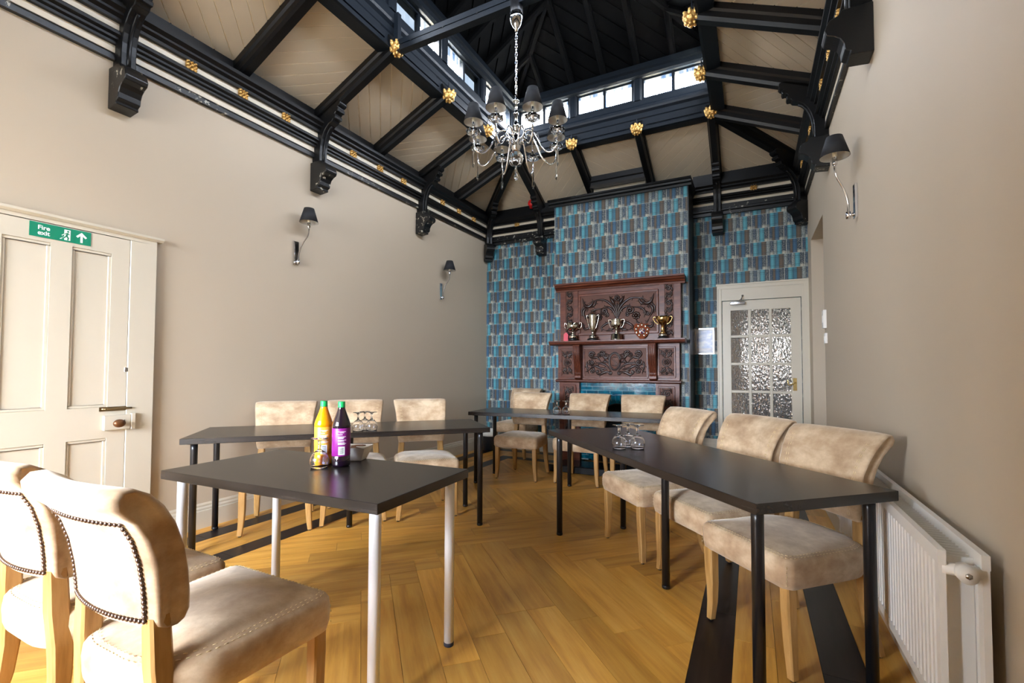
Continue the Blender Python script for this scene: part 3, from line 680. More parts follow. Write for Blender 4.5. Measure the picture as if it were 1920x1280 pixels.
# tie beam that carries the chandelier
tie = MB(); tie.box(RX0, RX1, 2.976, 3.036, 3.855, 3.897); tie.box(RX0, RX1, 2.986, 3.026, 3.897, 3.905); tie.box(RX0, RX1, 2.976, 3.036, 3.905, 3.95)
tieo = tag(empty('tie_beam', (xm, 3.006, 3.855)), 'slender blue-grey tie beam crossing the lantern and carrying the chandelier', 'beam')
tie.build('beam', 'blue_black_paint', tieo, world=True)
for x_ in (RX0+0.035, RX1-0.035): MB().box(x_-0.022, x_+0.022, 2.985, 3.027, 3.95, 4.20).build('upright', 'blue_black_paint', tieo, world=True)
for k in range(7): MB().box(RX0+0.2+k*0.32, RX0+0.215+k*0.32, 2.972, 2.9765, 3.893, 3.908).build('bolt', 'black_paint', tieo, world=True)

# ================================================================== WALL BRACKETS
def bracket_meshes(f):
    # (offset from wall, z); f stretches the offset for the diagonal corner brackets
    B = [(0.0, 3.06), (0.10, 3.06), (0.10, 3.12), (0.10, 3.18), (0.107, 3.24), (0.122, 3.30), (0.145, 3.35), (0.175, 3.39), (0.21, 3.418), (0.25, 3.432),
         (0.262, 3.452), (0.288, 3.452), (0.296, 3.478), (0.28, 3.492), (0.296, 3.51), (0.322, 3.508), (0.330, 3.535), (0.314, 3.55), (0.34, 3.562), (0.352, 3.58), (0.346, 3.612), (0.30, 3.62), (0.0, 3.50)]
    mb = MB(); mb.extr([(p[0]*f, p[1]) for p in B], (0, 0, 0), (1, 0, 0), (0, 0, 1), (0, 1, 0), -0.042, 0.042); brace = mb.mesh('brace', 'black_paint', 0.004, 1)
    A = [(0.112, 3.09), (0.112, 3.18), (0.119, 3.24), (0.134, 3.30), (0.157, 3.35), (0.187, 3.39), (0.215, 3.408)]
    pa = [((p[0]-0.010)*f, 0, p[1]) for p in A]; mb = MB().tube(pa, 0.012, 6); bead = mb.mesh('bead', 'black_paint')
    C_ = [(0.0, 3.085), (0.135, 3.085), (0.15, 3.06), (0.19, 3.045), (0.205, 3.02), (0.215, 2.99), (0.205, 2.965), (0.17, 2.95), (0.145, 2.93), (0.13, 2.90), (0.125, 2.865), (0.10, 2.852), (0.105, 2.832), (0.0, 2.822)]
    mb = MB(); mb.extr([(p[0]*(1 if f == 1 else 1.05), p[1]) for p in C_], (0, 0, 0), (1, 0, 0), (0, 0, 1), (0, 1, 0), -0.062, 0.062); corbel = mb.mesh('corbel', 'worn_black', 0.004, 1)
    return brace, bead, corbel
BR = bracket_meshes(1.0); BRC = bracket_meshes(1.38)
def bracket(loc, rz, lab, corner=False):
    r = tag(empty('roof_bracket', loc, rz), lab, 'bracket', 'carved black roof brackets')
    for nm, me in zip(('brace', 'bead', 'corbel'), BRC if corner else BR): link(nm, me, r)
bracket((XL, KY[1], 0), 0, 'black roof bracket with chipped corbel on left wall, nearest the camera above the fire exit')
bracket((XL, KY[3], 0), 0, 'black roof bracket on left wall above the nearer wall lamp')
bracket((XL, KY[5], 0), 0, 'black roof bracket on left wall above the farther wall lamp')
bracket((XL+0.01, YB-0.01, 0), -math.pi/4, 'black roof bracket in the left back corner by the wallpaper', True)
bracket((KX[0], YB, 0), -R90, 'black roof bracket on back wall left of the chimney breast, beside the red alarm')
bracket((KX[3], YB, 0), -R90, 'black roof bracket on back wall right of the chimney breast, above the framed notice')
bracket((XR-0.01, YB-0.01, 0), math.pi+math.pi/4, 'black roof bracket in the right back corner above the glazed door', True)
bracket((XR, KY[5], 0), math.pi, 'black roof bracket on right wall behind the wall lamp')
bracket((XR, KY[3], 0), math.pi, 'black roof bracket at the top of the right wall, nearest the camera')
# ================================================================== DOORS
# --- fire exit door in the left wall (leaf faces +x)
DY0, DY1, DZT = 0.86, 1.547, 2.008
door1 = struct(MB().box(XL, XL+0.018, DY0, DY1-0.003, 0.01, DZT-0.004).build('door_1', 'white_paint'), 'cream painted four panel fire exit door in the left wall')
xs = XL+0.018
def drail(y0, y1, z0, z1, nm): MB().box(xs, XL+0.032, y0, y1, z0, z1).build(nm, 'white_paint', door1)
for (y0, y1) in ((DY0, 0.961), (1.160, 1.256), (1.449, DY1-0.003)): drail(y0, y1, 0.01, DZT-0.004, 'stile')
for (z0, z1) in ((0.01, 0.22), (0.738, 0.930), (1.897, DZT-0.004)):
    for (y0, y1) in ((0.961, 1.160), (1.256, 1.449)): drail(y0, y1, z0, z1, 'rail')
for (y0, y1) in ((0.961, 1.160), (1.256, 1.449)):
    for (z0, z1) in ((0.22, 0.738), (0.930, 1.897)):
        mb = MB(); w = 0.016
        for (a, b, c, d) in ((y0, y1, z0, z0+w), (y0, y1, z1-w, z1), (y0, y0+w, z0+w, z1-w), (y1-w, y1, z0+w, z1-w)): mb.box(xs, XL+0.026, a, b, c, d)
        mb.build('panel_moulding', 'white_paint', door1, 0.003, 1)
mb = MB(); mb.box(XL, XL+0.036, DY1, 1.70, 0, 2.008); mb.box(XL, XL+0.036, 0.70, DY0, 0, 2.008); mb.box(XL, XL+0.036, 0.70, 1.70, 2.008, 2.035); mb.build('architrave', 'white_paint', door1, 0.004, 1)
MB().extr([(0, 2.03), (0.045, 2.03), (0.06, 2.042), (0.06, 2.056), (0.04, 2.06), (0, 2.06)], (XL, 0.68, 0), (1, 0, 0), (0, 0, 1), (0, 1, 0), 0, 1.05).build('head_moulding', 'white_paint', door1)
lock = MB().box(XL+0.032, XL+0.058, 1.425, 1.565, 0.785, 0.878).build('rim_lock', 'white_paint', door1, 0.003, 1)
MB().box(XL+0.036, XL+0.06, 1.567, 1.592, 0.78, 0.884).build('keep', 'white_paint', lock, 0.003, 1)
kb = MB(); kb.lathe([(0.012, 0), (0.012, 0.02), (0.024, 0.028), (0.029, 0.038), (0.026, 0.05), (0.012, 0.057), (0, 0.058)], 16)
kb.v = [(XL+0.058+p[2], 1.488+p[0]*1.15, 0.828+p[1]*0.9) for p in kb.v]; kb.build('knob', 'bronze_knob', lock)
MB().box(XL+0.058, XL+0.060, 1.528, 1.533, 0.825, 0.845).build('keyhole', 'black_plastic', lock)
bolt = MB().box(XL+0.032, XL+0.037, 1.408, 1.545, 0.905, 0.930).build('slide_bolt', 'old_brass', door1)
bt = MB().tube([(XL+0.042, 1.415, 0.918), (XL+0.042, 1.575, 0.918)], 0.006, 8); bt.tube([(XL+0.042, 1.43, 0.918), (XL+0.062, 1.43, 0.918)], 0.005, 6); bt.build('bolt_bar', 'old_brass', bolt)
MB().box(XL+0.032, XL+0.036, 1.532, 1.552, 1.150, 1.178).build('latch_plate', 'steel', door1, 0.001, 1)
# --- fire exit sign
def text_mesh(body, size, bold=0.0):
    cu = bpy.data.curves.new('lettering', 'FONT'); cu.body = body; cu.size = size; cu.extrude = 0.0006; cu.offset = bold; cu.align_x = 'CENTER'; cu.align_y = 'CENTER'
    o = bpy.data.objects.new('lettering_tmp', cu); COL.objects.link(o); dg = bpy.context.evaluated_depsgraph_get(); dg.update()
    me = bpy.data.meshes.new_from_object(o.evaluated_get(dg)); bpy.data.objects.remove(o); bpy.data.curves.remove(cu); me.name = 'lettering'; return me
SG = (XL+0.033, 1.2035, 1.9585)
sign = tag(empty('fire_exit_sign', SG, 0), 'green Fire exit sign with running figure and arrow on the cream door', 'sign')
MB().box(0, 0.003, -0.137, 0.137, -0.041, 0.041).build('plate', 'sign_green', sign)
SR = (R90, 0, R90)
for body, z in (('Fire', 0.0135), ('exit', -0.0165)):
    me = text_mesh(body, 0.034, 0.0007); me.materials.clear(); me.materials.append(MATS['sign_white']); o = link('lettering', me, sign); o.rotation_euler = SR; o.location = (0.0035, -0.077, z)
def flat(name, polys, mat, par, x=0.003, t_=0.0008):
    mb = MB()
    for p in polys: mb.extr(p, (x, 0, 0), (0, 1, 0), (0, 0, 1), (1, 0, 0), 0, t_)
    return mb.build(name, mat, par)
flat('doorway_symbol', [[(0.012, 0.030), (0.040, 0.030), (0.040, -0.032), (0.012, -0.032)]], 'sign_white', sign)
fig = [[(0.023, 0.012), (0.031, 0.012), (0.027, -0.008), (0.018, -0.008)], [(0.018, -0.006), (0.026, -0.006), (0.034, -0.017), (0.028, -0.021)], [(0.028, -0.017), (0.034, -0.017), (0.031, -0.031), (0.025, -0.031)],
       [(0.018, -0.008), (0.024, -0.008), (0.014, -0.021), (0.008, -0.018)], [(0.008, -0.018), (0.013, -0.022), (0.002, -0.026), (0.0, -0.022)], [(0.028, 0.012), (0.024, 0.012), (0.012, 0.004), (0.014, 0.0)], [(0.030, 0.012), (0.037, 0.002), (0.034, 0.0), (0.027, 0.008)]]
flat('running_figure', [[(q[0], q[1]) for q in p] for p in fig]+[[(0.029+0.0055*math.cos(a*math.pi/4), 0.020+0.0055*math.sin(a*math.pi/4)) for a in range(8)]], 'sign_green', sign, 0.0038)
flat('figure_on_green', [[(0.008, -0.018), (0.013, -0.022), (-0.006, -0.031), (-0.008, -0.027)], [(0.0, -0.006), (0.011, 0.004), (0.0115, 0.0), (0.003, -0.009)], [(0.012, -0.012), (0.012, -0.02), (0.002, -0.026), (-0.002, -0.022)]], 'sign_white', sign)
flat('arrow', [[(0.092, 0.030), (0.118, 0.004), (0.110, -0.004), (0.0975, 0.0085), (0.0975, -0.031), (0.0865, -0.031), (0.0865, 0.0085), (0.074, -0.004), (0.066, 0.004)]], 'sign_white', sign)
# --- glazed door in the back wall
mb = MB(); d0 = YB+0.01; d1 = YB+0.05
mb.box(DX0+0.004, -0.218, d0, d1, 0.012, DZ-0.005); mb.box(0.408, DX1-0.004, d0, d1, 0.012, DZ-0.005); mb.box(-0.218, 0.408, d0, d1, 1.892, DZ-0.005); mb.box(-0.218, 0.408, d0, d1, 0.012, 0.272)
door2 = struct(mb.build('door_2', 'white_paint'), 'white door glazed with fifteen obscure panes in the back wall')
gx = [(-0.218, -0.030), (0.0, 0.188), (0.218, 0.408)]; gz = [(1.592, 1.892), (1.262, 1.562), (0.932, 1.232), (0.602, 0.902), (0.272, 0.572)]
for x in (-0.030, 0.188): MB().box(x, x+0.030, d0+0.004, d1-0.004, 0.272, 1.892).build('glazing_bar', 'white_paint', door2, 0.004, 1)
for z in (1.562, 1.232, 0.902, 0.572):
    for g in gx: MB().box(g[0], g[1], d0+0.004, d1-0.004, z, z+0.030).build('glazing_bar', 'white_paint', door2, 0.004, 1)
for g in gx:
    for z in gz: MB().box(g[0], g[1], YB+0.027, YB+0.033, z[0], z[1]).build('pane', 'obscure_glass', door2)
arch = [(0, 0), (0.022, 0), (0.022, 0.012), (0.016, 0.016), (0.016, 0.045), (0.012, 0.052), (0, 0.052)]
mb = MB(); mb.extr(arch, (-0.366, YB, 0), (0, -1, 0), (1, 0, 0), (0, 0, 1), 0, 2.155); mb.box(0.514, XR, YB-0.016, YB, 0, 2.155); mb.box(0.535, XR, YB-0.022, YB, 0, 2.155)
mb.box(-0.366, XR, YB-0.020, YB, 2.155, 2.195); mb.box(-0.375, XR, YB-0.030, YB, 2.195, 2.212); mb.box(-0.314, 0.514, YB-0.012, YB, DZ, 2.155); mb.build('architrave', 'white_paint', door2)
hp = MB().box(0.420, 0.458, d0-0.004, d0, 0.94, 1.085).build('handle_plate', 'brass', door2, 0.001, 1)
MB().tube(smooth_path([(0.439, d0, 1.035), (0.439, d0-0.04, 1.035), (0.428, d0-0.045, 1.032), (0.40, d0-0.045, 1.012), (0.378, d0-0.045, 1.005), (0.368, d0-0.045, 1.03), (0.366, d0-0.045, 1.065)], 4), 0.006, 8).build('lever', 'brass', hp)
dc = MB().box(-0.222, -0.056, YB-0.045, d0, 1.955, 1.99).build('door_closer', 'steel', door2, 0.006, 2)
MB().tube([(-0.15, YB-0.025, 1.99), (-0.10, YB-0.10, 2.005), (-0.085, YB-0.02, 2.06)], 0.007, 6).ball((-0.085, YB-0.02, 2.06), 0.014, 8, 5).build('closer_arm', 'steel', dc)
# --- hall seen through the door
mb = MB(); hy0, hy1 = YB+0.15, YB+2.1
mb.box(-1.0, 1.9, hy0, hy1, -0.1, 0.0); mb.box(-1.0, 1.9, hy0, hy1, 2.5, 2.6); mb.box(1.8, 1.9, hy0, hy1, 0, 1.5); mb.box(1.8, 1.9, hy0, hy1, 2.0, 2.5); mb.box(1.8, 1.9, hy0, hy0+1.2, 1.5, 2.0); mb.box(0.75, 1.9, hy0, hy0+0.02, 0, 2.5)  # gap in the right side is an unseen opening added to light the hall
mb.box(-1.0, 1.9, hy1, hy1+0.1, 0, 1.28); mb.box(-1.0, 1.9, hy1, hy1+0.1, 1.75, 2.5); mb.box(-1.0, -0.02, hy1, hy1+0.1, 1.28, 1.75); mb.box(0.27, 1.9, hy1, hy1+0.1, 1.28, 1.75)
hall = struct(mb.build('wall_hall', 'hall_grey'), 'hall behind the glazed door')
MB().box(-1.0, -0.055, hy0+0.30, hy1, 0, 2.5).build('partition', 'hall_brown', hall)
MB().box(-0.055, 1.3, hy1-0.35, hy1-0.05, 0.84, 0.93).build('ledge', 'hall_dark', hall)
MB().box(-0.02, 0.27, hy1+0.04, hy1+0.045, 1.28, 1.75).build('pane', 'dimming_glass', hall)

# ================================================================== FIREPLACE
fp = tag(empty('fireplace_surround', (-1.455, 5.60, 0)), 'carved mahogany fireplace surround with overmantel and teal tiled opening', 'fireplace')
def FB(name, mat, mb, bevel=0.0, par=None):
    p = par or fp
    l = fp.location; mb.v = [(q[0]-l[0], q[1]-l[1], q[2]-l[2]) for q in mb.v]
    return mb.build(name, mat, p, bevel, 1)
mx = -1.444; bx0, bx1 = -2.18, -0.708; OY = 5.60
# overmantel
om = FB('overmantel', 'mahogany', MB().box(bx0, bx1, OY, CY-0.001, 1.528, 2.19))
FB('cornice', 'mahogany', MB().extr([(0, 2.165), (0.02, 2.165), (0.025, 2.185), (0.04, 2.19), (0.05, 2.205), (0.075, 2.215), (0.085, 2.235), (0.10, 2.24), (0.10, 2.258), (0, 2.258)], (bx0-0.048, OY, 0), (0, -1, 0), (0, 0, 1), (1, 0, 0), 0, bx1-bx0+0.096).box(bx0-0.045, bx1+0.045, OY, CY-0.001, 2.20, 2.258))
def frame(x0, x1, z0, z1, w, y0, y1):
    mb = MB()
    for (a, b, c, d) in ((x0, x1, z0, z0+w), (x0, x1, z1-w, z1), (x0, x0+w, z0+w, z1-w), (x1-w, x1, z0+w, z1-w)): mb.box(a, b, y0, y1, c, d)
    return mb
px0, px1, pz0, pz1 = -1.93, -0.955, 1.60, 2.12
FB('panel_frame', 'mahogany', frame(px0, px1, pz0, pz1, 0.028, OY-0.018, OY+0.002), 0.006); FB('panel_ground', 'mahogany_ground', MB().box(px0+0.02, px1-0.02, OY-0.006, OY, pz0+0.02, pz1-0.02))
for x in (bx0+0.005, px1+0.012): FB('stile', 'mahogany', MB().box(x, x+(0.075 if x < mx else 0.055), OY-0.012, OY, 1.535, 2.165))
for x in (-1.992, -0.782): FB('stile', 'mahogany', MB().box(x, x+(0.055 if x < mx else 0.07), OY-0.012, OY, 1.535, 2.165))
# carving helpers: all in the front plane y
def spiral(mb, c, r0, turns, a0, sgn, y, r=0.008, tail=None):
    r *= 1.25
    pts = []
    n = int(turns*14)
    for i in range(n+1):
        t_ = i/n; rr = r0*(1-0.82*t_); a = a0+sgn*t_*turns*2*math.pi; pts.append((c[0]+rr*math.cos(a), y, c[1]+rr*math.sin(a)))
    if tail: pts = [p for p in smooth_path([(q[0], y, q[1]) for q in tail]+[pts[0]], 5)][:-1]+[Vector(p) for p in pts]
    m = len(pts); mb.tube(pts, [r*(0.55+0.45*math.sin(math.pi*min(1, 0.15+0.85*i/m))) for i in range(m)], 6); mb.ball((pts[-1][0], y, pts[-1][2]), r*1.7, 8, 5, (1, 0.6, 1))
def flower(mb, c, r, y, n=8):
    for k in range(n): a = 2*math.pi*k/n; mb.ball((c[0]+r*0.62*math.cos(a), y, c[1]+r*0.62*math.sin(a)), r*0.36, 6, 4, (1, 0.5, 1))
    mb.ball((c[0], y-0.006, c[1]), r*0.33, 8, 5, (1, 0.7, 1))
def leaf(mb, pts, y, w):
    w *= 1.25
    big_ = sum((Vector(pts[i+1])-Vector(pts[i])).length for i in range(len(pts)-1))
    if big_ > 0.09:
        Q = smooth_path([(p[0], y, p[1]) for p in pts], 5)
        for j, fr_ in enumerate((0.3, 0.48, 0.66, 0.84)):
            i_ = int(fr_*(len(Q)-2)); d_ = (Q[i_+1]-Q[i_]).normalized(); sg = 1 if j % 2 else -1; nn_ = Vector((-d_.z, 0, d_.x))*sg; ll = 0.026
            A_ = [Q[i_], Q[i_]+d_*ll*0.5+nn_*ll*0.35, Q[i_]+d_*ll*0.75+nn_*ll*0.9, Q[i_]+d_*ll*0.45+nn_*ll*1.15]
            mb.tube(smooth_path(A_, 3), [0.003, 0.0045, 0.0055, 0.006, 0.006, 0.0055, 0.005, 0.004, 0.003, 0.002], 5)
    P = smooth_path([(p[0], y, p[1]) for p in pts], 5); m = len(P); mb.tube(P, [max(0.0015, w*math.sin(math.pi*(0.08+0.9*i/(m-1)))) for i in range(m)], 6)
def mirror(mb, cx_):
    o = list(mb.v); f = list(mb.f); s_ = list(mb.s); k = len(o)
    mb.v += [(2*cx_-p[0], p[1], p[2]) for p in o]; mb.f += [tuple(i+k for i in reversed(q)) for q in f]; mb.s += s_
# big overmantel carving
mb = MB(); y = OY-0.010; cx_ = (px0+px1)/2; w = 0.46; hgt = 0.50; zc = (pz0+pz1)/2
def L(u, v_): return (cx_+u*w, zc+v_*hgt)      # u 0..1 right half, v -0.5..0.5
leaf(mb, [L(0.01, -0.25), L(0.03, 0.0), L(0.12, 0.18), L(0.35, 0.34), L(0.62, 0.33), L(0.80, 0.26)], y, 0.011)
leaf(mb, [L(0.62, 0.33), L(0.75, 0.20), L(0.88, 0.24), L(0.95, 0.42)], y, 0.016); leaf(mb, [L(0.55, 0.36), L(0.62, 0.22), L(0.74, 0.17)], y, 0.012)
leaf(mb, [L(0.03, -0.12), L(0.10, 0.06), L(0.25, 0.16), L(0.42, 0.13)], y, 0.012); spiral(mb, L(0.34, 0.06), 0.048, 1.4, 0.9, -1, y, 0.010)
leaf(mb, [L(0.42, 0.13), L(0.62, 0.10), L(0.72, 0.0), L(0.70, -0.14)], y, 0.011); spiral(mb, L(0.28, -0.04), 0.032, 1.2, 0.4, 1, y, 0.008)
flower(mb, L(0.50, -0.08), 0.052, y); leaf(mb, [L(0.50, -0.16), L(0.55, -0.26), L(0.72, -0.30), L(0.85, -0.12)], y, 0.010); leaf(mb, [L(0.85, -0.12), L(0.92, 0.04), L(0.86, 0.14), L(0.76, 0.12)], y, 0.014); spiral(mb, L(0.80, -0.04), 0.03, 1.2, 2.0, 1, y, 0.008)
leaf(mb, [L(0.0, -0.30), L(0.20, -0.22), L(0.42, -0.34), L(0.30, -0.42)], y, 0.011); leaf(mb, [L(0.30, -0.42), L(0.16, -0.40), L(0.06, -0.32)], y, 0.011); leaf(mb, [L(0.70, -0.30), L(0.88, -0.36), L(0.94, -0.20)], y, 0.013)
leaf(mb, [L(0.05, 0.20), L(0.12, 0.30), L(0.20, 0.42)], y, 0.017); leaf(mb, [L(0.02, 0.05), L(0.05, 0.18), L(0.10, 0.26)], y, 0.012)
leaf(mb, [L(0.86, 0.24), L(0.97, 0.10), L(0.94, -0.05)], y, 0.008)
mirror(mb, cx_); flower(mb, L(0, 0.36), 0.042, y); leaf(mb, [L(0, -0.1), L(0, 0.1), L(0, 0.27)], y, 0.014)
FB('overmantel_carving', 'mahogany_carved', mb)
def strip_carving(x0, x1, z0, z1, y, n):
    mb = MB(); c = (x0+x1)/2; r = (x1-x0)*0.36; st = (z1-z0)/n
    for k in range(n):
        z = z0+st*(k+0.5); s_ = 1 if k % 2 else -1
        spiral(mb, (c+s_*r*0.22, z), r*0.85, 1.5, 0 if s_ > 0 else math.pi, s_, y, 0.007)
        leaf(mb, [(c-s_*r*1.1, z-st*0.45), (c-s_*r*0.9, z), (c-s_*r*0.2, z+st*0.42)], y, 0.009); mb.ball((c-s_*r*0.75, y, z+st*0.35), 0.010, 6, 4, (1, 0.6, 1))
        leaf(mb, [(c+s_*r*1.1, z+st*0.2), (c+s_*r*0.8, z+st*0.5), (c+s_*r*0.2, z+st*0.55)], y, 0.007)
    return mb
for (a, b) in ((-2.097, -2.0), (-0.887, -0.79)):
    FB('carved_strip', 'mahogany_carved', strip_carving(a, b, 1.56, 2.16, OY-0.008, 7)); FB('strip_ground', 'mahogany_ground', MB().box(a-0.004, b+0.004, OY-0.003, OY, 1.54, 2.165))
# shelf
FB('mantel_shelf', 'mahogany', MB().extr([(0, 1.478), (0.12, 1.478), (0.135, 1.486), (0.16, 1.49), (0.165, 1.505), (0.175, 1.512), (0.175, 1.528), (0, 1.528)], (-2.27, OY, 0), (0, -1, 0), (0, 0, 1), (1, 0, 0), 0, 1.622).box(-2.235, -0.675, OY, CY-0.001, 1.485, 1.528))
# frieze
lx0, lx1 = -2.203, -0.728
FB('frieze', 'mahogany', MB().box(lx0, lx1, OY-0.01, CY-0.001, 1.04, 1.478)); LY = OY-0.01
FB('frieze_moulding', 'mahogany', MB().extr([(0, 1.015), (0.03, 1.015), (0.045, 1.025), (0.055, 1.03), (0.055, 1.042), (0.02, 1.052), (0, 1.052)], (lx0-0.02, LY, 0), (0, -1, 0), (0, 0, 1), (1, 0, 0), 0, lx1-lx0+0.04))
def framed(x0, x1, z0, z1): FB('panel_frame', 'mahogany', frame(x0-0.02, x1+0.02, z0-0.02, z1+0.02, 0.02, LY-0.010, LY), 0.004); FB('panel_ground', 'mahogany_ground', MB().box(x0, x1, LY-0.003, LY, z0, z1))
framed(-1.845, -1.098, 1.09, 1.432); framed(-2.148, -2.008, 1.10, 1.42); framed(-0.946, -0.79, 1.10, 1.425)
mb = MB(); y = LY-0.008; cx_ = -1.4715; w = 0.36; hgt = 0.33; zc = 1.261
leaf(mb, [L(0.18, 0.30), L(0.30, 0.15), L(0.40, 0.30), L(0.30, 0.42)], y, 0.012); spiral(mb, L(0.42, 0.32), 0.036, 1.4, 0.5, 1, y, 0.009); flower(mb, L(0.52, 0.28), 0.034, y, 7)
leaf(mb, [L(0.12, -0.32), L(0.30, -0.10), L(0.55, -0.02), L(0.80, -0.06)], y, 0.010); spiral(mb, L(0.80, 0.30), 0.042, 1.5, 3.2, -1, y, 0.009); leaf(mb, [L(0.48, 0.05), L(0.62, 0.2), L(0.78, 0.16), L(0.92, 0.28)], y, 0.011)
spiral(mb, L(0.80, 0.0), 0.038, 1.4, 1.0, -1, y, 0.009); leaf(mb, [L(0.25, -0.25), L(0.5, -0.2), L(0.70, -0.12), L(0.92, -0.30)], y, 0.012); spiral(mb, L(0.78, -0.30), 0.034, 1.3, 1.6, 1, y, 0.008)
leaf(mb, [L(0.10, -0.40), L(0.30, -0.34), L(0.52, -0.44), L(0.66, -0.36)], y, 0.013); spiral(mb, L(0.44, -0.32), 0.026, 1.2, 0.2, 1, y, 0.008); leaf(mb, [L(0.95, 0.05), L(0.97, -0.15), L(0.90, -0.42)], y, 0.009); spiral(mb, L(0.14, -0.38), 0.024, 1.2, 1.2, -1, y, 0.008)
leaf(mb, [L(0.20, -0.02), L(0.34, 0.05), L(0.44, -0.04)], y, 0.011); leaf(mb, [L(0.22, 0.12), L(0.32, 0.22), L(0.28, 0.36)], y, 0.011); spiral(mb, L(0.6, -0.32), 0.02, 1.1, 0, -1, y, 0.007)
mirror(mb, cx_)
mb.tube([(cx_+0.062*math.cos(a*math.pi/12), y-0.002, 1.275+0.098*math.sin(a*math.pi/12)) for a in range(25)], 0.009, 6); mb.tube([(cx_+0.075*math.cos(a*math.pi/12), y, 1.275+0.112*math.sin(a*math.pi/12)) for a in range(25)], 0.005, 6)
FB('frieze_carving', 'mahogany_carved', mb)
mb = MB().ball((cx_, LY-0.004, 1.275), 0.06, 20, 8, (1, 0.16, 1.6)); FB('oval_shield', 'mahogany_ground', mb)
mb = MB()
for dx in (-0.008, 0.012): mb.tube(smooth_path([(cx_+0.024+dx, LY-0.0145, 1.318), (cx_+dx, LY-0.0155, 1.333), (cx_-0.024+dx, LY-0.0145, 1.308), (cx_+dx, LY-0.0155, 1.275), (cx_+0.024+dx, LY-0.0145, 1.242), (cx_+dx, LY-0.0155, 1.217), (cx_-0.022+dx, LY-0.0145, 1.232)], 5), 0.003, 5)
FB('monogram', 'mahogany_carved', mb)
for (a, b) in ((-2.148, -2.008), (-0.946, -0.79)):
    mb = MB(); c = (a+b)/2; flower(mb, (c, 1.262), 0.036, LY-0.008); mb.tube([(c+0.048*math.cos(q*math.pi/8), LY-0.006, 1.262+0.048*math.sin(q*math.pi/8)) for q in range(17)], 0.006, 6)
    for s_ in (-1, 1):
        for u in (-1, 1):
            spiral(mb, (c+u*0.03, 1.262+s_*0.085), 0.026, 1.3, 0 if u > 0 else math.pi, u*s_, LY-0.006, 0.007); leaf(mb, [(c+u*0.01, 1.262+s_*0.05), (c+u*0.05, 1.262+s_*0.10), (c+u*0.055, 1.262+s_*0.145)], LY-0.006, 0.008)
        flower(mb, (c, 1.262+s_*0.128), 0.022, LY-0.006, 6)
    FB('side_carving', 'mahogany_carved', mb)
# console brackets under the shelf
for x in (-1.965, -1.058):
    P = [(0, 1.478), (0.12, 1.478), (0.125, 1.46), (0.12, 1.42), (0.118, 1.36), (0.10, 1.28), (0.07, 1.20), (0.048, 1.14), (0.05, 1.12), (0.065, 1.10), (0.065, 1.07), (0.04, 1.055), (0, 1.052)]
    cs = FB('console', 'mahogany', MB().extr(P, (x, LY, 0), (0, -1, 0), (0, 0, 1), (1, 0, 0), 0, 0.085), 0.003)
    for k in range(4):
        q = [(x+0.012+0.0205*k, LY-p[0]-0.001, p[1]) for p in P[2:10]]; FB('reed', 'mahogany', MB().tube(smooth_path(q, 3), 0.007, 6), 0, cs)
# legs
for (a, b, c, d) in ((-2.19, -1.925, -2.12, -1.985), (-0.995, -0.733, -0.945, -0.80)):
    FB('pilaster', 'mahogany', MB().box(a, b, OY-0.005, CY-0.001, 0.0, 1.018)); FB('plinth', 'mahogany', MB().box(a-0.012, b+0.012, OY-0.02, OY-0.004, 0.0, 0.16), 0.004)
    FB('panel_frame', 'mahogany', frame(c-0.02, d+0.02, 0.24, 0.985, 0.02, OY-0.017, OY-0.005), 0.004); FB('panel_ground', 'mahogany_ground', MB().box(c, d, OY-0.009, OY-0.005, 0.26, 0.965))
    FB('pilaster_carving', 'mahogany_carved', strip_carving(c, d, 0.27, 0.96, OY-0.012, 6))
# tile slips with arched grate opening
TY = 5.655; tx0, tx1 = -1.925, -0.995; acx, ar, asp = (tx0+tx1)/2+0.005, 0.235, 0.53    # arch centre, radius, springing height
FB('tile_backing', 'grout', MB().box(tx0, tx1, TY+0.006, CY-0.001, 0.79, 1.015).box(tx0, acx-ar-0.14, TY+0.006, CY-0.001, 0.05, 0.79).box(acx+ar+0.14, tx1, TY+0.006, CY-0.001, 0.05, 0.79))
th, tw = 0.0475, 0.15
nrow = int((1.012-0.05)/th)
for r_ in range(nrow+1):
    z1 = 1.012-r_*th; z0 = z1-th+0.0042; x = tx0-(0.0 if r_ % 2 else tw/2)
    if z0 < 0.05: break
    while x < tx1:
        a, b = max(x+0.0022, tx0), min(x+tw-0.0022, tx1); x += tw
        if b-a < 0.02: continue
        def inside(px_, pz_): return (math.hypot(px_-acx, pz_-asp) < ar+0.09 and pz_ > asp) or (abs(px_-acx) < ar+0.09 and pz_ <= asp)
        if any(inside(px_, pz_) for px_ in (a+0.02, b-0.02, (a+b)/2) for pz_ in (z0, z1)):
            # keep the piece outside the arch surround
            segs = []; n_ = 12
            for i in range(n_):
                u0, u1 = a+(b-a)*i/n_, a+(b-a)*(i+1)/n_
                if not any(inside(q, zz) for q in (u0, u1) for zz in (z0, z1)):
                    if segs and abs(segs[-1][1]-u0) < 1e-6: segs[-1][1] = u1
                    else: segs.append([u0, u1])
        else: segs = [[a, b]]
        for (u0, u1) in segs:
            if u1-u0 > 0.012: FB('tile', 'teal_tile', MB().box(u0, u1, TY, TY+0.008, z0, z1))
for k in range(17):
    a0, a1 = math.pi*k/17+0.006, math.pi*(k+1)/17-0.006; q = [(acx+r_*math.cos(a), asp+r_*math.sin(a)) for r_, a in ((ar, a0), (ar+0.095, a0), (ar+0.095, a1), (ar, a1))]
    FB('arch_tile', 'teal_tile', MB().extr(q, (0, TY-0.003, 0), (1, 0, 0), (0, 0, 1), (0, 1, 0), 0, 0.012))
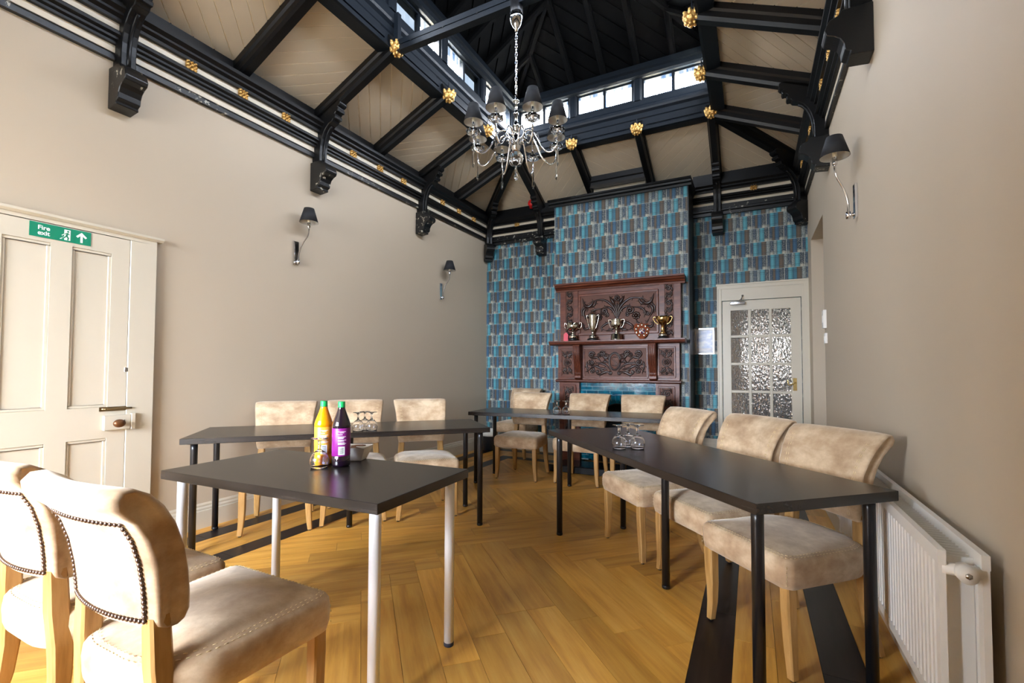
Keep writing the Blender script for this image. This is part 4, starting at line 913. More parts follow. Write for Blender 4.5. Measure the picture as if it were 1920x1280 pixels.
for s_ in (-1, 1):
    for k in range(6):
        x = acx+s_*ar; x2 = acx+s_*(ar+0.095); FB('arch_tile', 'teal_tile', MB().box(min(x, x2), max(x, x2), TY-0.003, TY+0.009, asp-(k+1)*0.08+0.003, asp-k*0.08))
FB('arch_moulding', 'teal_tile', MB().tube([(acx+(ar+0.105)*math.cos(math.pi*k/20), TY-0.002, asp+(ar+0.105)*math.sin(math.pi*k/20)) for k in range(21)], 0.008, 6))
FB('grate_frame', 'iron', MB().tube([(acx-ar+0.005, TY+0.01, 0.05), (acx-ar+0.005, TY+0.01, asp)]+[(acx-(ar-0.005)*math.cos(math.pi*k/16), TY+0.01, asp+(ar-0.005)*math.sin(math.pi*k/16)) for k in range(17)]+[(acx+ar-0.005, TY+0.01, 0.05)], 0.012, 8))
FB('fireback', 'iron', MB().box(tx0, tx1, CY+0.20, CY+0.24, 0.0, 1.0))
gr = FB('grate', 'iron', MB().box(acx-0.2, acx+0.2, TY+0.02, TY+0.04, 0.12, 0.15))
for k in range(9): FB('grate_bar', 'iron', MB().tube([(acx-0.19+k*0.0475, TY+0.03, 0.13), (acx-0.19+k*0.0475, TY+0.02, 0.33)], 0.006, 6), 0, gr)
FB('hearth', 'hearth_black', MB().box(-2.12, -0.80, 5.085, OY-0.02, 0.0, 0.045), 0.004)
FB('hearth_kerb', 'iron', MB().box(-2.14, -0.78, 5.05, 5.085, 0.0, 0.075), 0.006)
# ================================================================== TABLES
def table(name, loc, rz, L_, W_, legmat, lab, mid, zt=0.737, inset=0.062):
    r = tag(empty(name, (loc[0], loc[1], 0), rz), lab, 'table', 'dark wood-effect tables set in a horseshoe')
    MB().box(-L_/2, L_/2, -W_/2, W_/2, zt-0.036, zt).build('table_top', 'table_black', r, 0.0015, 1)
    pts = [(sx_*(L_/2-inset), sy_*(W_/2-inset)) for sx_ in (-1, 1) for sy_ in (-1, 1)]+([(0, 0)] if mid else [])
    for x, y in pts:
        lg = MB().lathe([(0.0205, 0.012), (0.0205, 0.66), (0.0205, zt-0.036)], 20, (x, y, 0)).build('leg', legmat, r)
        MB().lathe([(0.018, 0), (0.0215, 0.003), (0.0215, 0.016), (0.0205, 0.018)], 20, (x, y, 0)).build('foot', 'navy_plastic' if legmat == 'white_leg' else 'black_plastic', lg)
        MB().lathe([(0.045, zt-0.040), (0.045, zt-0.0362)], 16, (x, y, 0)).build('mounting_plate', legmat, lg)
    return r
A45 = math.radians
table('meeting_table', (-1.676, 1.418), A45(2.6), 1.172, 0.585, 'white_leg', 'short dark table on white legs holding the two squash bottles', False, inset=0.058)
table('meeting_table', (-0.424, 2.645), A45(133.0), 1.94, 0.628, 'black_leg', 'long dark table on black legs angled along the right wall', True)
table('meeting_table', (-2.672, 2.566), A45(45.4), 1.99, 0.628, 'black_leg', 'long dark table on black legs angled along the left wall', True)
table('meeting_table', (-1.648, 4.485), A45(5.2), 1.99, 0.60, 'black_leg', 'long dark table on black legs in front of the fireplace', True)

# ================================================================== CHAIRS (local +y is the sitter's forward)
def seat_outline(k, n=40):
    # front straight with small corner radius, rear rounded; k = inset
    pts = []
    def arc(cx_, cy_, r, a0, a1, m):
        for i in range(m+1): a = a0+(a1-a0)*i/m; pts.append((cx_+r*math.cos(a), cy_+r*math.sin(a)))
    hw_, fr, rr = 0.245-k, 0.250-k, -0.245+k; rf, rb_ = max(0.035-k*0.3, 0.012), 0.16
    arc(hw_-rf, fr-rf, rf, 0, R90, 6); arc(-hw_+rf, fr-rf, rf, R90, math.pi, 6)
    arc(-hw_+rb_+0.01, rr+rb_, rb_, math.pi, 1.5*math.pi, 8); arc(hw_-rb_-0.01, rr+rb_, rb_, 1.5*math.pi, 2*math.pi, 8)
    return pts
def make_seat():
    rings = []
    for z, k in ((0.345, 0.030), (0.338, 0.012), (0.345, 0.002), (0.37, -0.004), (0.41, -0.006), (0.440, -0.003), (0.452, 0.004), (0.459, 0.014), (0.466, 0.035), (0.473, 0.075), (0.478, 0.13), (0.479, 0.19)):
        o = seat_outline(min(k, 0.035)); f_ = (0.25-k)/(0.25-min(k, 0.035)); o = [(x*f_, y*f_) for x, y in o]
        if z < 0.36: rings.append([(x, y, z+0.022*max(0, 1-(x/0.16)**2)*(1 if y > 0.15 else 0.3)) for x, y in o])
        else: rings.append([(x, y, z+0.006*math.sin(x*11+y*7)*(1 if z > 0.46 else 0)) for x, y in o])
    return MB().loft(rings)
def prof_lerp(tab, z):
    for i in range(len(tab)-1):
        if tab[i][0] <= z <= tab[i+1][0]: t_ = (z-tab[i][0])/(tab[i+1][0]-tab[i][0]); return tab[i][1]*(1-t_)+tab[i+1][1]*t_
    return tab[-1][1] if z > tab[-1][0] else tab[0][1]
# section of the backrest: closed loop of (y, z)
BSEC = [(-0.168, 0.552), (-0.160, 0.575), (-0.162, 0.62), (-0.170, 0.68), (-0.184, 0.74), (-0.205, 0.80), (-0.235, 0.85), (-0.268, 0.885), (-0.305, 0.905), (-0.338, 0.905), (-0.356, 0.888), (-0.354, 0.866), (-0.335, 0.848),
        (-0.306, 0.822), (-0.280, 0.775), (-0.263, 0.72), (-0.252, 0.66), (-0.246, 0.61), (-0.244, 0.58), (-0.238, 0.558), (-0.215, 0.545), (-0.185, 0.544)]
BW_ = [(0.54, 0.186), (0.58, 0.195), (0.65, 0.199), (0.75, 0.205), (0.83, 0.214), (0.88, 0.223), (0.91, 0.225)]
def bcurve(u): return -0.030*(1-u*u)+0.012       # the back wraps round the sitter
def make_back():
    cy_ = -0.25; rings = []; nu = 15
    us = [-1+2*i/(nu-1) for i in range(nu)]
    def ring(u, sh):
        out = []
        for (y, z) in BSEC:
            w = prof_lerp(BW_, z); zc_, yc = 0.70, -0.215-0.10*max(0, (z-0.74))/0.17
            out.append((u*w, yc+(y-yc)*sh+bcurve(u), z if sh > 0.99 else z+(0.70-z)*(1-sh)*0.10))
        return out
    rings.append(ring(-1.0, 0.45)); rings.append([(p[0]-0.006, p[1], p[2]) for p in ring(-1.0, 0.70)]); 
    rings.insert(0, [(p[0]+0.004, p[1], p[2]) for p in ring(-1.0, 0.15)])
    for u in us[0:]: rings.append(ring(u*0.975, 0.92 if abs(u) > 0.99 else 1.0))
    rings.append([(p[0]+0.006, p[1], p[2]) for p in ring(1.0, 0.70)]); rings.append(ring(1.0, 0.45)); rings.append([(p[0]-0.004, p[1], p[2]) for p in ring(1.0, 0.15)])
    return MB().loft(rings)
def rear_y(z):
    t_ = [(0.535, -0.240), (0.56, -0.244), (0.60, -0.246), (0.66, -0.252), (0.72, -0.263), (0.775, -0.280), (0.822, -0.306)]
    return prof_lerp(t_, z)
def front_y(z):
    t_ = [(0.53, -0.165), (0.56, -0.160), (0.62, -0.162), (0.68, -0.170), (0.74, -0.184), (0.80, -0.205), (0.85, -0.235), (0.885, -0.268)]
    return prof_lerp(t_, z)
def make_nails():
    mb = MB(); P = []
    for i in range(22):
        z = 0.575+i*(0.245/21); w = prof_lerp(BW_, z)*0.86
        for s_ in (-1, 1): P.append((s_*w, rear_y(z)+bcurve(0.86)-0.002, z))
    for i in range(1, 27):
        u = -0.86+1.72*i/27
        for z in (0.575, 0.820): P.append((u*prof_lerp(BW_, z), rear_y(z)+bcurve(u)-0.002, z))
    for p in P: mb.ball(p, 0.0062, 6, 4, (1, 0.7, 1))
    return mb
def make_stitch():
    mb = MB(); o = seat_outline(0.013)
    def dash(pts, r=0.0011):
        for i in range(0, len(pts)-1, 2): mb.tube([pts[i], pts[i+1]], r, 4)
    def dense(pts, st=0.008):
        out = []
        for i in range(len(pts)-1):
            a, b = Vector(pts[i]), Vector(pts[i+1]); n_ = max(1, int((b-a).length/st)); out += [a.lerp(b, k/n_) for k in range(n_)]
        return out
    for k, z in ((0.0095, 0.4575), (0.020, 0.4625)):
        q = [(x, y, z+0.0004) for x, y in seat_outline(k)]; dash(dense(q+[q[0]]))
    for s_ in (-1, 1):
        for f in (0.80, 0.845):
            q = [(s_*prof_lerp(BW_, z)*f, front_y(z)+bcurve(f)+0.0006, z) for z in [0.57+0.012*i for i in range(26)]]; dash(dense(q))
        q = [(s_*0.238, 0.2495, 0.36+0.008*i) for i in range(11)]; dash(q)
    return mb
def sq_leg(path, ws):
    rings = []
    for (x, y, z), w in zip(path, ws): h = w/2; c = h*0.25; rings.append([(x-h+c, y-h, z), (x+h-c, y-h, z), (x+h, y-h+c, z), (x+h, y+h-c, z), (x+h-c, y+h, z), (x-h+c, y+h, z), (x-h, y+h-c, z), (x-h, y-h+c, z)])
    return MB().loft(rings, smooth=False)
def make_chair():
    r = empty('dining_chair')
    s_ = make_seat().build('seat', 'velvet', r); b = make_back().build('backrest', 'velvet', r)
    n_ = make_nails().build('nailhead_trim', 'nail_bronze', b); n_['kind'] = 'stuff'; n_['label'] = 'row of dark bronze upholstery nails'
    st = make_stitch().build('stitching', 'thread', s_); st['kind'] = 'stuff'; st['label'] = 'pale double stitching'
    for sx_ in (-1, 1):
        p = [(sx_*0.212, 0.218, 0.36), (sx_*0.213, 0.217, 0.27), (sx_*0.214, 0.214, 0.18), (sx_*0.218, 0.212, 0.09), (sx_*0.226, 0.215, 0.008)]
        l = sq_leg(p, [0.044, 0.044, 0.042, 0.037, 0.030]).build('leg', 'leg_oak', r); MB().lathe([(0.011, 0), (0.011, 0.009)], 8, (sx_*0.226, 0.215, 0)).build('glide', 'black_plastic', l)
        p = [(sx_*0.164, -0.215, 0.58), (sx_*0.172, -0.212, 0.46), (sx_*0.182, -0.205, 0.36), (sx_*0.187, -0.205, 0.27), (sx_*0.192, -0.214, 0.17), (sx_*0.197, -0.232, 0.08), (sx_*0.202, -0.255, 0.008)]
        l = sq_leg(p, [0.046, 0.05, 0.05, 0.046, 0.042, 0.038, 0.032]).build('leg', 'leg_oak', r); MB().lathe([(0.011, 0), (0.011, 0.009)], 8, (sx_*0.202, -0.255, 0)).build('glide', 'black_plastic', l)
    return r
proto = make_chair(); first = [True]
def chair(fx, fy, ang, lab, grp):
    # (fx, fy): middle of the two front feet, ang: heading of the chair
    o = proto if first[0] else copy_tree(proto); first[0] = False
    a = math.radians(ang); d = Vector((-math.sin(a), math.cos(a))); o.location = (fx-d.x*0.215, fy-d.y*0.215, 0); o.rotation_euler = (0, 0, a)
    tag(o, lab, 'chair', grp)
FRONT, LEFT_, BACK_, RIGHT_ = 'chairs at the short white-legged table', 'chairs along the left wall', 'chairs in front of the fireplace', 'chairs along the right wall'
chair(-1.450, 1.055, 0.5, 'beige velvet chair with studded back in the foreground, nearest the camera', FRONT)
chair(-2.005, 1.060, 0.0, 'beige velvet chair with studded back cut off by the left edge of the picture', FRONT)
chair(-3.035, 2.225, -134, 'beige velvet chair at the left table nearest the fire exit door', LEFT_)
chair(-2.700, 2.635, -135, 'beige velvet chair at the left table directly behind the squash bottles', LEFT_)
chair(-2.285, 3.000, -134.5, 'beige velvet chair at the far end of the left table', LEFT_)
chair(-2.243, 4.462, 184, 'beige velvet chair pulled out at the left end of the fireplace table', BACK_)
chair(-1.605, 4.556, 181, 'beige velvet chair at the middle of the fireplace table beside the two glasses', BACK_)
chair(-1.012, 4.562, 182, 'beige velvet chair at the right end of the fireplace table', BACK_)
chair(-2.87, 5.52, 178, 'spare beige velvet chair standing behind the table by the papered back wall', BACK_)
chair(-0.755, 3.074, 133, 'beige velvet chair at the right table nearest the fireplace', RIGHT_)
chair(-0.340, 2.704, 133, 'beige velvet chair in the middle of the right table in front of the glazed door', RIGHT_)
chair(-0.030, 2.250, 133, 'beige velvet chair beside the white radiator at the near end of the right table', RIGHT_)

# ================================================================== GLASSES, BOTTLES, BOWL
def glass_mesh():
    H_ = 0.131
    out = [(0.0, H_), (0.036, H_-0.001), (0.0365, H_-0.003), (0.020, H_-0.006), (0.009, H_-0.011), (0.0068, H_-0.02), (0.0066, 0.085), (0.009, 0.079), (0.016, 0.074), (0.028, 0.064), (0.036, 0.050), (0.0405, 0.036), (0.041, 0.024), (0.038, 0.010), (0.0345, 0.0006)]
    inn = [(0.0335, 0.0006), (0.0368, 0.010), (0.0398, 0.024), (0.0393, 0.036), (0.0348, 0.0495), (0.027, 0.0625), (0.015, 0.0715), (0.0, 0.0745)]
    return MB().lathe(out+inn, 24).mesh('wine_glass', 'clear_glass')
WG = glass_mesh()
def wine_glass(x, y, lab, grp): o = link('wine_glass', WG); o.location = (x, y, 0.7375); tag(o, lab, 'glass', grp)
G1, G2, G3 = 'upturned glasses on the left table', 'upturned glasses on the fireplace table', 'upturned glasses on the right table'
wine_glass(-1.698, 1.452, 'upturned wine glass standing alone in front of the orange bottle', 'upturned glass on the short table')
wine_glass(-2.475, 2.445, 'upturned wine glass on the left table, leftmost of its three', G1)
wine_glass(-2.490, 2.525, 'upturned wine glass on the left table, middle one of its three', G1)
wine_glass(-2.415, 2.515, 'upturned wine glass on the left table, rightmost of its three', G1)
wine_glass(-1.715, 4.315, 'upturned wine glass on the fireplace table, left one of the pair', G2)
wine_glass(-1.625, 4.330, 'upturned wine glass on the fireplace table, right one of the pair', G2)
wine_glass(-0.655, 2.573, 'upturned wine glass on the right table, leftmost of its three', G3)
wine_glass(-0.628, 2.668, 'upturned wine glass on the right table, rear one of its three', G3)
wine_glass(-0.566, 2.622, 'upturned wine glass on the right table, rightmost of its three', G3)
def bottle(x, y, rz, drink, label_mat, lab, accent):
    r = tag(empty('squash_bottle', (x, y, 0.737), rz), lab, 'bottle', 'squash bottles')
    MB().lathe([(0.0, 0.0005), (0.034, 0.001), (0.0395, 0.006), (0.0405, 0.014), (0.0405, 0.045), (0.039, 0.048), (0.039, 0.172), (0.0405, 0.175), (0.040, 0.186), (0.034, 0.205), (0.024, 0.232), (0.0165, 0.254), (0.0145, 0.262), (0.0145, 0.268)], 28).build('body', drink, r)
    MB().lathe([(0.0393, 0.049), (0.0396, 0.0495), (0.0396, 0.171), (0.0393, 0.1715)], 28).build('label', label_mat, r)
    cp = MB().lathe([(0.0155, 0.262), (0.0155, 0.266), (0.0150, 0.267), (0.0152, 0.286), (0.0140, 0.288), (0.0, 0.288)], 20, scale=lambda a, q, z: q*(1+0.02*math.cos(a*20)) if q > 0.01 else q).build('cap', 'cap_green', r)
    def patch(name, a0, a1, z0, z1, mat, rr=0.0399):
        n_ = 6; vs = []
        for i in range(n_+1): a = a0+(a1-a0)*i/n_; vs += [(rr*math.cos(a), rr*math.sin(a), z0), (rr*math.cos(a), rr*math.sin(a), z1)]
        return MB().add(vs, [(2*i, 2*i+2, 2*i+3, 2*i+1) for i in range(n_)], True).build(name, mat, r)
    # viewer side is -y (local)
    c = -R90
    patch('barcode_panel', c-0.35, c+0.35, 0.055, 0.092, 'sign_white')
    mbz = MB()
    for k, (z, w0, w1) in enumerate(((0.156, -0.4, 0.45), (0.151, -0.2, 0.25), (0.143, -0.4, 0.1), (0.134, -0.4, 0.45), (0.130, -0.4, 0.3), (0.126, -0.4, 0.2), (0.119, -0.4, 0.5), (0.115, -0.4, 0.25), (0.108, -0.4, 0.3), (0.104, -0.4, 0.5), (0.100, -0.4, 0.35))):
        vs = []; n_ = 5
        for i in range(n_+1): a = c+w0+(w1-w0)*i/n_; vs += [(0.0400*math.cos(a), 0.0400*math.sin(a), z), (0.0400*math.cos(a), 0.0400*math.sin(a), z+0.0022)]
        mbz.add(vs, [(2*i, 2*i+2, 2*i+3, 2*i+1) for i in range(n_)], True)
    mbz.build('small_print', accent, r)
    mbz = MB()
    for k in range(9):
        z = 0.060+k*0.0032; vs = []
        for i in range(4): a = c-0.22+0.44*i/3; vs += [(0.0402*math.cos(a), 0.0402*math.sin(a), z), (0.0402*math.cos(a), 0.0402*math.sin(a), z+0.0012+0.0008*(k % 2))]
        mbz.add(vs, [(2*i, 2*i+2, 2*i+3, 2*i+1) for i in range(3)], True)
    mbz.build('barcode', 'black_plastic', r)
bottle(-1.752, 1.520, math.radians(52), 'orange_drink', 'label_orange', 'orange squash bottle with green cap on the short table', 'sign_white')
bottle(-1.644, 1.524, math.radians(50), 'blackcurrant_drink', 'label_purple', 'dark squash bottle with purple label and green cap', 'sign_white')
bw = tag(empty('sugar_bowl', (-1.690, 1.662, 0.737), math.radians(24)), 'small white square bowl of brown sachets behind the dark bottle', 'bowl')
def sqr(h, z): return [(-h, -h, z), (h, -h, z), (h, h, z), (-h, h, z)]
MB().loft([sqr(0.032, 0.0), sqr(0.036, 0.002), sqr(0.062, 0.066), sqr(0.058, 0.066), sqr(0.033, 0.006)], smooth=False).build('bowl', 'bowl_white', bw)
rn = random.Random(5)
for k in range(7):
    x, y = rn.uniform(-0.014, 0.014), rn.uniform(-0.014, 0.014)
    o = tag(MB().box(-0.012, 0.012, -0.026, 0.026, -0.003, 0.003).build('sugar_sachet', 'sachet_brown', None, 0.002, 1), 'small brown sachet lying in the white square bowl', 'sachet', 'brown sachets in the white bowl')
    ca, sa = math.cos(math.radians(24)), math.sin(math.radians(24)); o.location = (-1.690+x*ca-y*sa, 1.662+x*sa+y*ca, 0.737+0.030+k*0.0062); o.rotation_euler = (rn.uniform(-0.25, 0.25), rn.uniform(-0.2, 0.2), rn.uniform(0, 3))

# ================================================================== TROPHIES
def trophy(name, x, y, lab, prof, mat, handles, base_mat='black_plastic', extra=None):
    r = tag(empty(name, (x, y, 1.528)), lab, 'trophy', 'trophies on the mantel shelf')
    bp, cp = prof
    MB().lathe(bp, 24).build('base', base_mat, r); MB().lathe(cp, 24).build('cup', mat, r)
    for h in handles:
        for s_ in (-1, 1): MB().tube([(s_*p.x, p.y, p.z) for p in smooth_path([(q[0], 0, q[1]) for q in h], 5)], 0.004, 6).build('handle', mat, r)
    if extra: extra(r)
def band(z0, z1, rad): return lambda r: MB().lathe([(rad, z0), (rad+0.001, z0+0.001), (rad+0.001, z1), (rad, z1+0.001)], 24).build('plinth_band', 'silver', r)
trophy('trophy', -1.978, 5.515, 'low two handled silver-gilt cup with a red tag, leftmost on the mantel shelf', ([(0.055, 0), (0.055, 0.03), (0.048, 0.035), (0.048, 0.07), (0.044, 0.075)], [(0.03, 0.075), (0.012, 0.085), (0.011, 0.12), (0.02, 0.13), (0.055, 0.145), (0.074, 0.17), (0.076, 0.2), (0.072, 0.205), (0.074, 0.225), (0.06, 0.232), (0.0, 0.234)]), 'silver', [[(0.07, 0.16), (0.095, 0.16), (0.112, 0.19), (0.108, 0.225), (0.088, 0.23), (0.086, 0.21)]], extra=band(0.036, 0.068, 0.048))
trophy('trophy', -1.722, 5.515, 'tall slender lidded silver cup with long handles on the mantel shelf', ([(0.065, 0), (0.065, 0.022), (0.045, 0.03), (0.045, 0.055), (0.042, 0.06)], [(0.03, 0.06), (0.022, 0.075), (0.012, 0.09), (0.016, 0.11), (0.028, 0.13), (0.036, 0.18), (0.044, 0.25), (0.048, 0.295), (0.05, 0.315), (0.044, 0.325), (0.02, 0.345), (0.008, 0.355), (0.010, 0.37), (0.004, 0.38), (0.0, 0.395)]), 'silver', [[(0.035, 0.15), (0.045, 0.17), (0.065, 0.24), (0.078, 0.30), (0.07, 0.315), (0.05, 0.30)]], extra=band(0.031, 0.053, 0.045))
trophy('trophy', -1.430, 5.515, 'round bellied silver cup on square base in the middle of the mantel shelf', ([(0.07, 0), (0.07, 0.01), (0.066, 0.014), (0.062, 0.07), (0.055, 0.075)], [(0.02, 0.075), (0.012, 0.085), (0.013, 0.13), (0.03, 0.14), (0.055, 0.16), (0.066, 0.19), (0.062, 0.22), (0.06, 0.245), (0.064, 0.25), (0.056, 0.248), (0.05, 0.2), (0.0, 0.16)]), 'silver', [[(0.04, 0.15), (0.065, 0.15), (0.085, 0.19), (0.096, 0.24), (0.075, 0.245), (0.06, 0.24)]], 'silver')
trophy('trophy', -0.898, 5.515, 'golden two handled cup on a black plinth, rightmost on the mantel shelf', ([(0.06, 0), (0.06, 0.012), (0.048, 0.016), (0.046, 0.055), (0.042, 0.058)], [(0.04, 0.058), (0.024, 0.08), (0.018, 0.10), (0.018, 0.155), (0.03, 0.165), (0.058, 0.185), (0.074, 0.22), (0.078, 0.258), (0.074, 0.258), (0.066, 0.22), (0.0, 0.18)]), 'gold_cup', [[(0.045, 0.17), (0.07, 0.18), (0.098, 0.215), (0.104, 0.245), (0.09, 0.255), (0.077, 0.25)]], extra=band(0.018, 0.052, 0.046))
tg = tag(MB().extr([(-0.028, 0), (0.028, 0), (0.028, 0.085), (0.008, 0.108), (-0.008, 0.108), (-0.028, 0.085)], (0, 0, 0), (1, 0, 0), (0, 0, 1), (0, 1, 0), -0.001, 0.001).build('gift_tag', 'red_tag'), 'red paper tag leaning beside the leftmost trophy', 'tag'); tg.location = (-2.058, 5.475, 1.5285); tg.rotation_euler = (-0.12, 0, 0.2)
shp = tag(empty('trophy_shield', (-1.135, 5.545, 1.5285), 0.35), 'wooden presentation shield with small metal plaques on the mantel shelf', 'trophy', 'trophies on the mantel shelf')
SH = [(0, 0.0), (0.045, 0.03), (0.082, 0.08), (0.092, 0.13), (0.088, 0.17), (0.07, 0.195), (0.035, 0.188), (0.0, 0.20), (-0.035, 0.188), (-0.07, 0.195), (-0.088, 0.17), (-0.092, 0.13), (-0.082, 0.08), (-0.045, 0.03)]
tilt = Matrix.Rotation(0.22, 4, 'X')
plain('shield_wood', lin(128, 62, 34), 0.3, var=0.2, scale=20)
o = MB().extr(SH, (0, 0, 0), (1, 0, 0), (0, 0, 1), (0, 1, 0), -0.010, 0.008).build('board', 'shield_wood', shp, 0.004, 1); o.rotation_euler = (-0.18, 0, 0)
pq = MB().ball((0, -0.011, 0.10), 0.034, 14, 6, (1, 0.15, 1.05)).build('centre_plaque', 'enamel', shp); pq.rotation_euler = (-0.18, 0, 0)
for k in range(9):
    a = -1.2+k*0.68; x, z = 0.066*math.cos(a), 0.112+0.066*math.sin(a)
    pq = MB().ball((x, -0.0105, z), 0.014, 8, 5, (0.9, 0.25, 1.1)).build('plaque', 'silver', shp); pq.rotation_euler = (-0.18, 0, 0)
MB().box(-0.03, 0.03, 0.008, 0.03, 0.001, 0.10).build('strut', 'shield_wood', shp)

# ================================================================== WALL FITTINGS
# framed notice
nf = tag(empty('framed_notice', (-0.512, YB, 1.527)), 'small silver framed notice on the wallpaper beside the glazed door', 'picture')
frm = MB()
for (a, b, c, d) in ((-0.112, 0.112, -0.16, -0.146), (-0.112, 0.112, 0.146, 0.16), (-0.112, -0.098, -0.146, 0.146), (0.098, 0.112, -0.146, 0.146)): frm.box(a, b, -0.018, 0, c, d)
frm.build('frame', 'steel', nf); MB().box(-0.098, 0.098, -0.008, -0.001, -0.146, 0.146).build('mount', 'paper', nf); MB().box(-0.088, 0.088, -0.0095, -0.008, -0.134, 0.134).build('print', 'notice_print', nf)
def switch(name, loc, rz, w, h, lab, d=0.012, parts=True):
    r = tag(empty(name, loc, rz), lab, 'switch'); MB().box(-w/2, w/2, -d, 0, -h/2, h/2).build('plate', 'switch_white', r, 0.002, 1)
    MB().box(-w*0.18, w*0.18, -d-0.004, -d, -h*0.2, h*0.2).build('rocker', 'switch_white', r, 0.001, 1)
switch('light_switch', (-2.462, YB, 1.40), 0, 0.05, 0.07, 'small white switch on the wallpaper left of the fireplace')
switch('wall_control', (XR, 4.88, 1.62), -R90, 0.085, 0.16, 'white upright control box on the right wall, upper of two', 0.025)
switch('wall_control', (XR, 4.84, 1.45), -R90, 0.07, 0.09, 'small white switch on the right wall, lower of two', 0.018)
# red alarm sounder by the back bracket
al = tag(empty('alarm_sounder', (-2.782, 6.055, 3.485)), 'round red fire alarm sounder beside the back wall bracket', 'alarm')
m_ = MB().lathe([(0.052, 0.0), (0.055, 0.008), (0.055, 0.035), (0.048, 0.06), (0.03, 0.075), (0.0, 0.078)], 18); m_.v = [(p[0], -p[2], p[1]+0.075) for p in m_.v]; m_.build('sounder', 'red_plastic', al)
MB().box(-0.05, 0.05, 0.0, 0.03, 0.02, 0.13).build('mounting_box', 'red_plastic', al, 0.004, 1)
def sconce(loc, rz, lab):
    # local +x out of the wall
    r = tag(empty('wall_lamp', loc, rz), lab, 'lamp', 'wall lamps with black shades')
    MB().box(0, 0.016, -0.026, 0.026, -0.105, 0.105).build('back_plate', 'chrome', r, 0.002, 1)
    MB().tube([(0.016, 0, -0.082), (0.045, 0, -0.082)], 0.012, 10).lathe([(0.013, -0.104), (0.013, -0.062)], 12, (0.045, 0, 0)).build('knuckle', 'chrome', r)
    MB().tube(smooth_path([(0.045, 0, -0.07), (0.047, 0.004, 0.0), (0.07, 0.02, 0.08), (0.105, 0.042, 0.15), (0.115, 0.047, 0.20), (0.115, 0.047, 0.235)], 6), 0.0065, 8).build('arm', 'chrome', r)
    MB().lathe([(0.012, 0.225), (0.015, 0.235), (0.015, 0.272), (0.0, 0.272)], 12, (0.115, 0.047, 0)).build('lamp_holder', 'chrome', r)
    MB().lathe([(0.012, 0.272), (0.012, 0.31), (0.0, 0.312)], 12, (0.115, 0.047, 0)).build('candle_tube', 'candle_cream', r)
    sh = MB().lathe([(0.080, 0.275), (0.043, 0.40), (0.0425, 0.40), (0.0792, 0.275)], 28, (0.115, 0.047, 0), close=True).build('lamp_shade', 'shade_black', r)
    MB().lathe([(0.0785, 0.2755), (0.0415, 0.3995), (0.041, 0.3995), (0.078, 0.2755)], 28, (0.115, 0.047, 0), close=True).build('lining', 'shade_lining', sh)
sconce((XL, 2.800, 2.208), 0, 'chrome wall lamp with black shade on left wall nearest the fire exit')
sconce((XL, 4.990, 2.195), 0, 'chrome wall lamp with black shade on left wall nearest the wallpaper')
sconce((XR, 3.46, 2.205), math.pi, 'chrome wall lamp with black shade on the right wall')
# waste bin in the far corner
bn = tag(empty('waste_bin', (-3.43, 5.99, 0)), 'black waste bin with pale liner in the far left corner', 'bin')
MB().lathe([(0.0, 0.003), (0.105, 0.0), (0.11, 0.006), (0.128, 0.235), (0.131, 0.24), (0.124, 0.24), (0.10, 0.012), (0.0, 0.012)], 28).build('body', 'bin_black', bn)
MB().lathe([(0.131, 0.205), (0.135, 0.238), (0.136, 0.29), (0.128, 0.296), (0.122, 0.26), (0.112, 0.08), (0.0, 0.06)], 28, scale=lambda a, q, z: q+0.003*math.sin(a*9+z*40)).build('liner', 'bin_liner', bn)

# ================================================================== RADIATOR
rd = tag(empty('radiator', (XR-0.08, 2.5, 0)), 'white double panel radiator low on the right wall', 'radiator')
RY_0, RY_1, RZ0, RZ1 = 1.665, 3.30, 0.225, 0.692
def panel(x0, x1, name):
    mb = MB(); y = RY_0; pit = 0.0335; prof = [(0, 0)]
    n_ = int((RY_1-RY_0-0.06)/pit); pts = [(x1, RY_0), (x1-0.002, RY_0+0.03)]
    pts = []
    for k in range(n_):
        a = RY_0+0.03+k*pit; pts += [(x0+0.010, a), (x0+0.010, a+pit*0.30), (x0, a+pit*0.42), (x0, a+pit*0.88)]
    poly = [(x1, RY_0+0.02), (x0+0.010, RY_0+0.02)]+pts+[(x0+0.010, RY_1-0.02), (x1, RY_1-0.02)]
    # split in ribs so every face stays convex
    for k in range(n_):
        a = RY_0+0.03+k*pit; q = [(x1, a), (x0+0.013, a), (x0+0.013, a+pit*0.36), (x0, a+pit*0.46), (x0, a+pit*0.90), (x0+0.013, a+pit), (x1, a+pit)]
        mb.extr(q, (0, 0, RZ0+0.03), (1, 0, 0), (0, 1, 0), (0, 0, 1), 0, RZ1-RZ0-0.07)
    mb.box(x0-0.001, x1+0.001, RY_0-0.002, RY_1+0.002, RZ1-0.042, RZ1-0.004); mb.box(x0-0.001, x1+0.001, RY_0-0.002, RY_1+0.002, RZ0, RZ0+0.032); mb.box(x0+0.0005, x1, RY_0, RY_0+0.03, RZ0+0.002, RZ1-0.006); mb.box(x0+0.0005, x1, RY_1-0.03, RY_1, RZ0+0.002, RZ1-0.006)
    return mb.build(name, 'radiator_white', rd, world=True)
panel(0.442, 0.458, 'front_panel'); panel(0.530, 0.546, 'back_panel')
mb = MB()
for k in range(60):
    y = RY_0+0.05+k*(RY_1-RY_0-0.10)/60; mb.box(0.459, 0.529, y, y+0.003, RZ0+0.05, RZ1-0.03)
fn = mb.build('convector_fins', 'radiator_white', rd, world=True); fn['kind'] = 'stuff'
MB().tube([(0.45, RY_0+0.012, RZ1-0.055), (0.54, RY_0+0.012, RZ1-0.055)], 0.016, 12).build('header', 'radiator_white', rd, world=True)
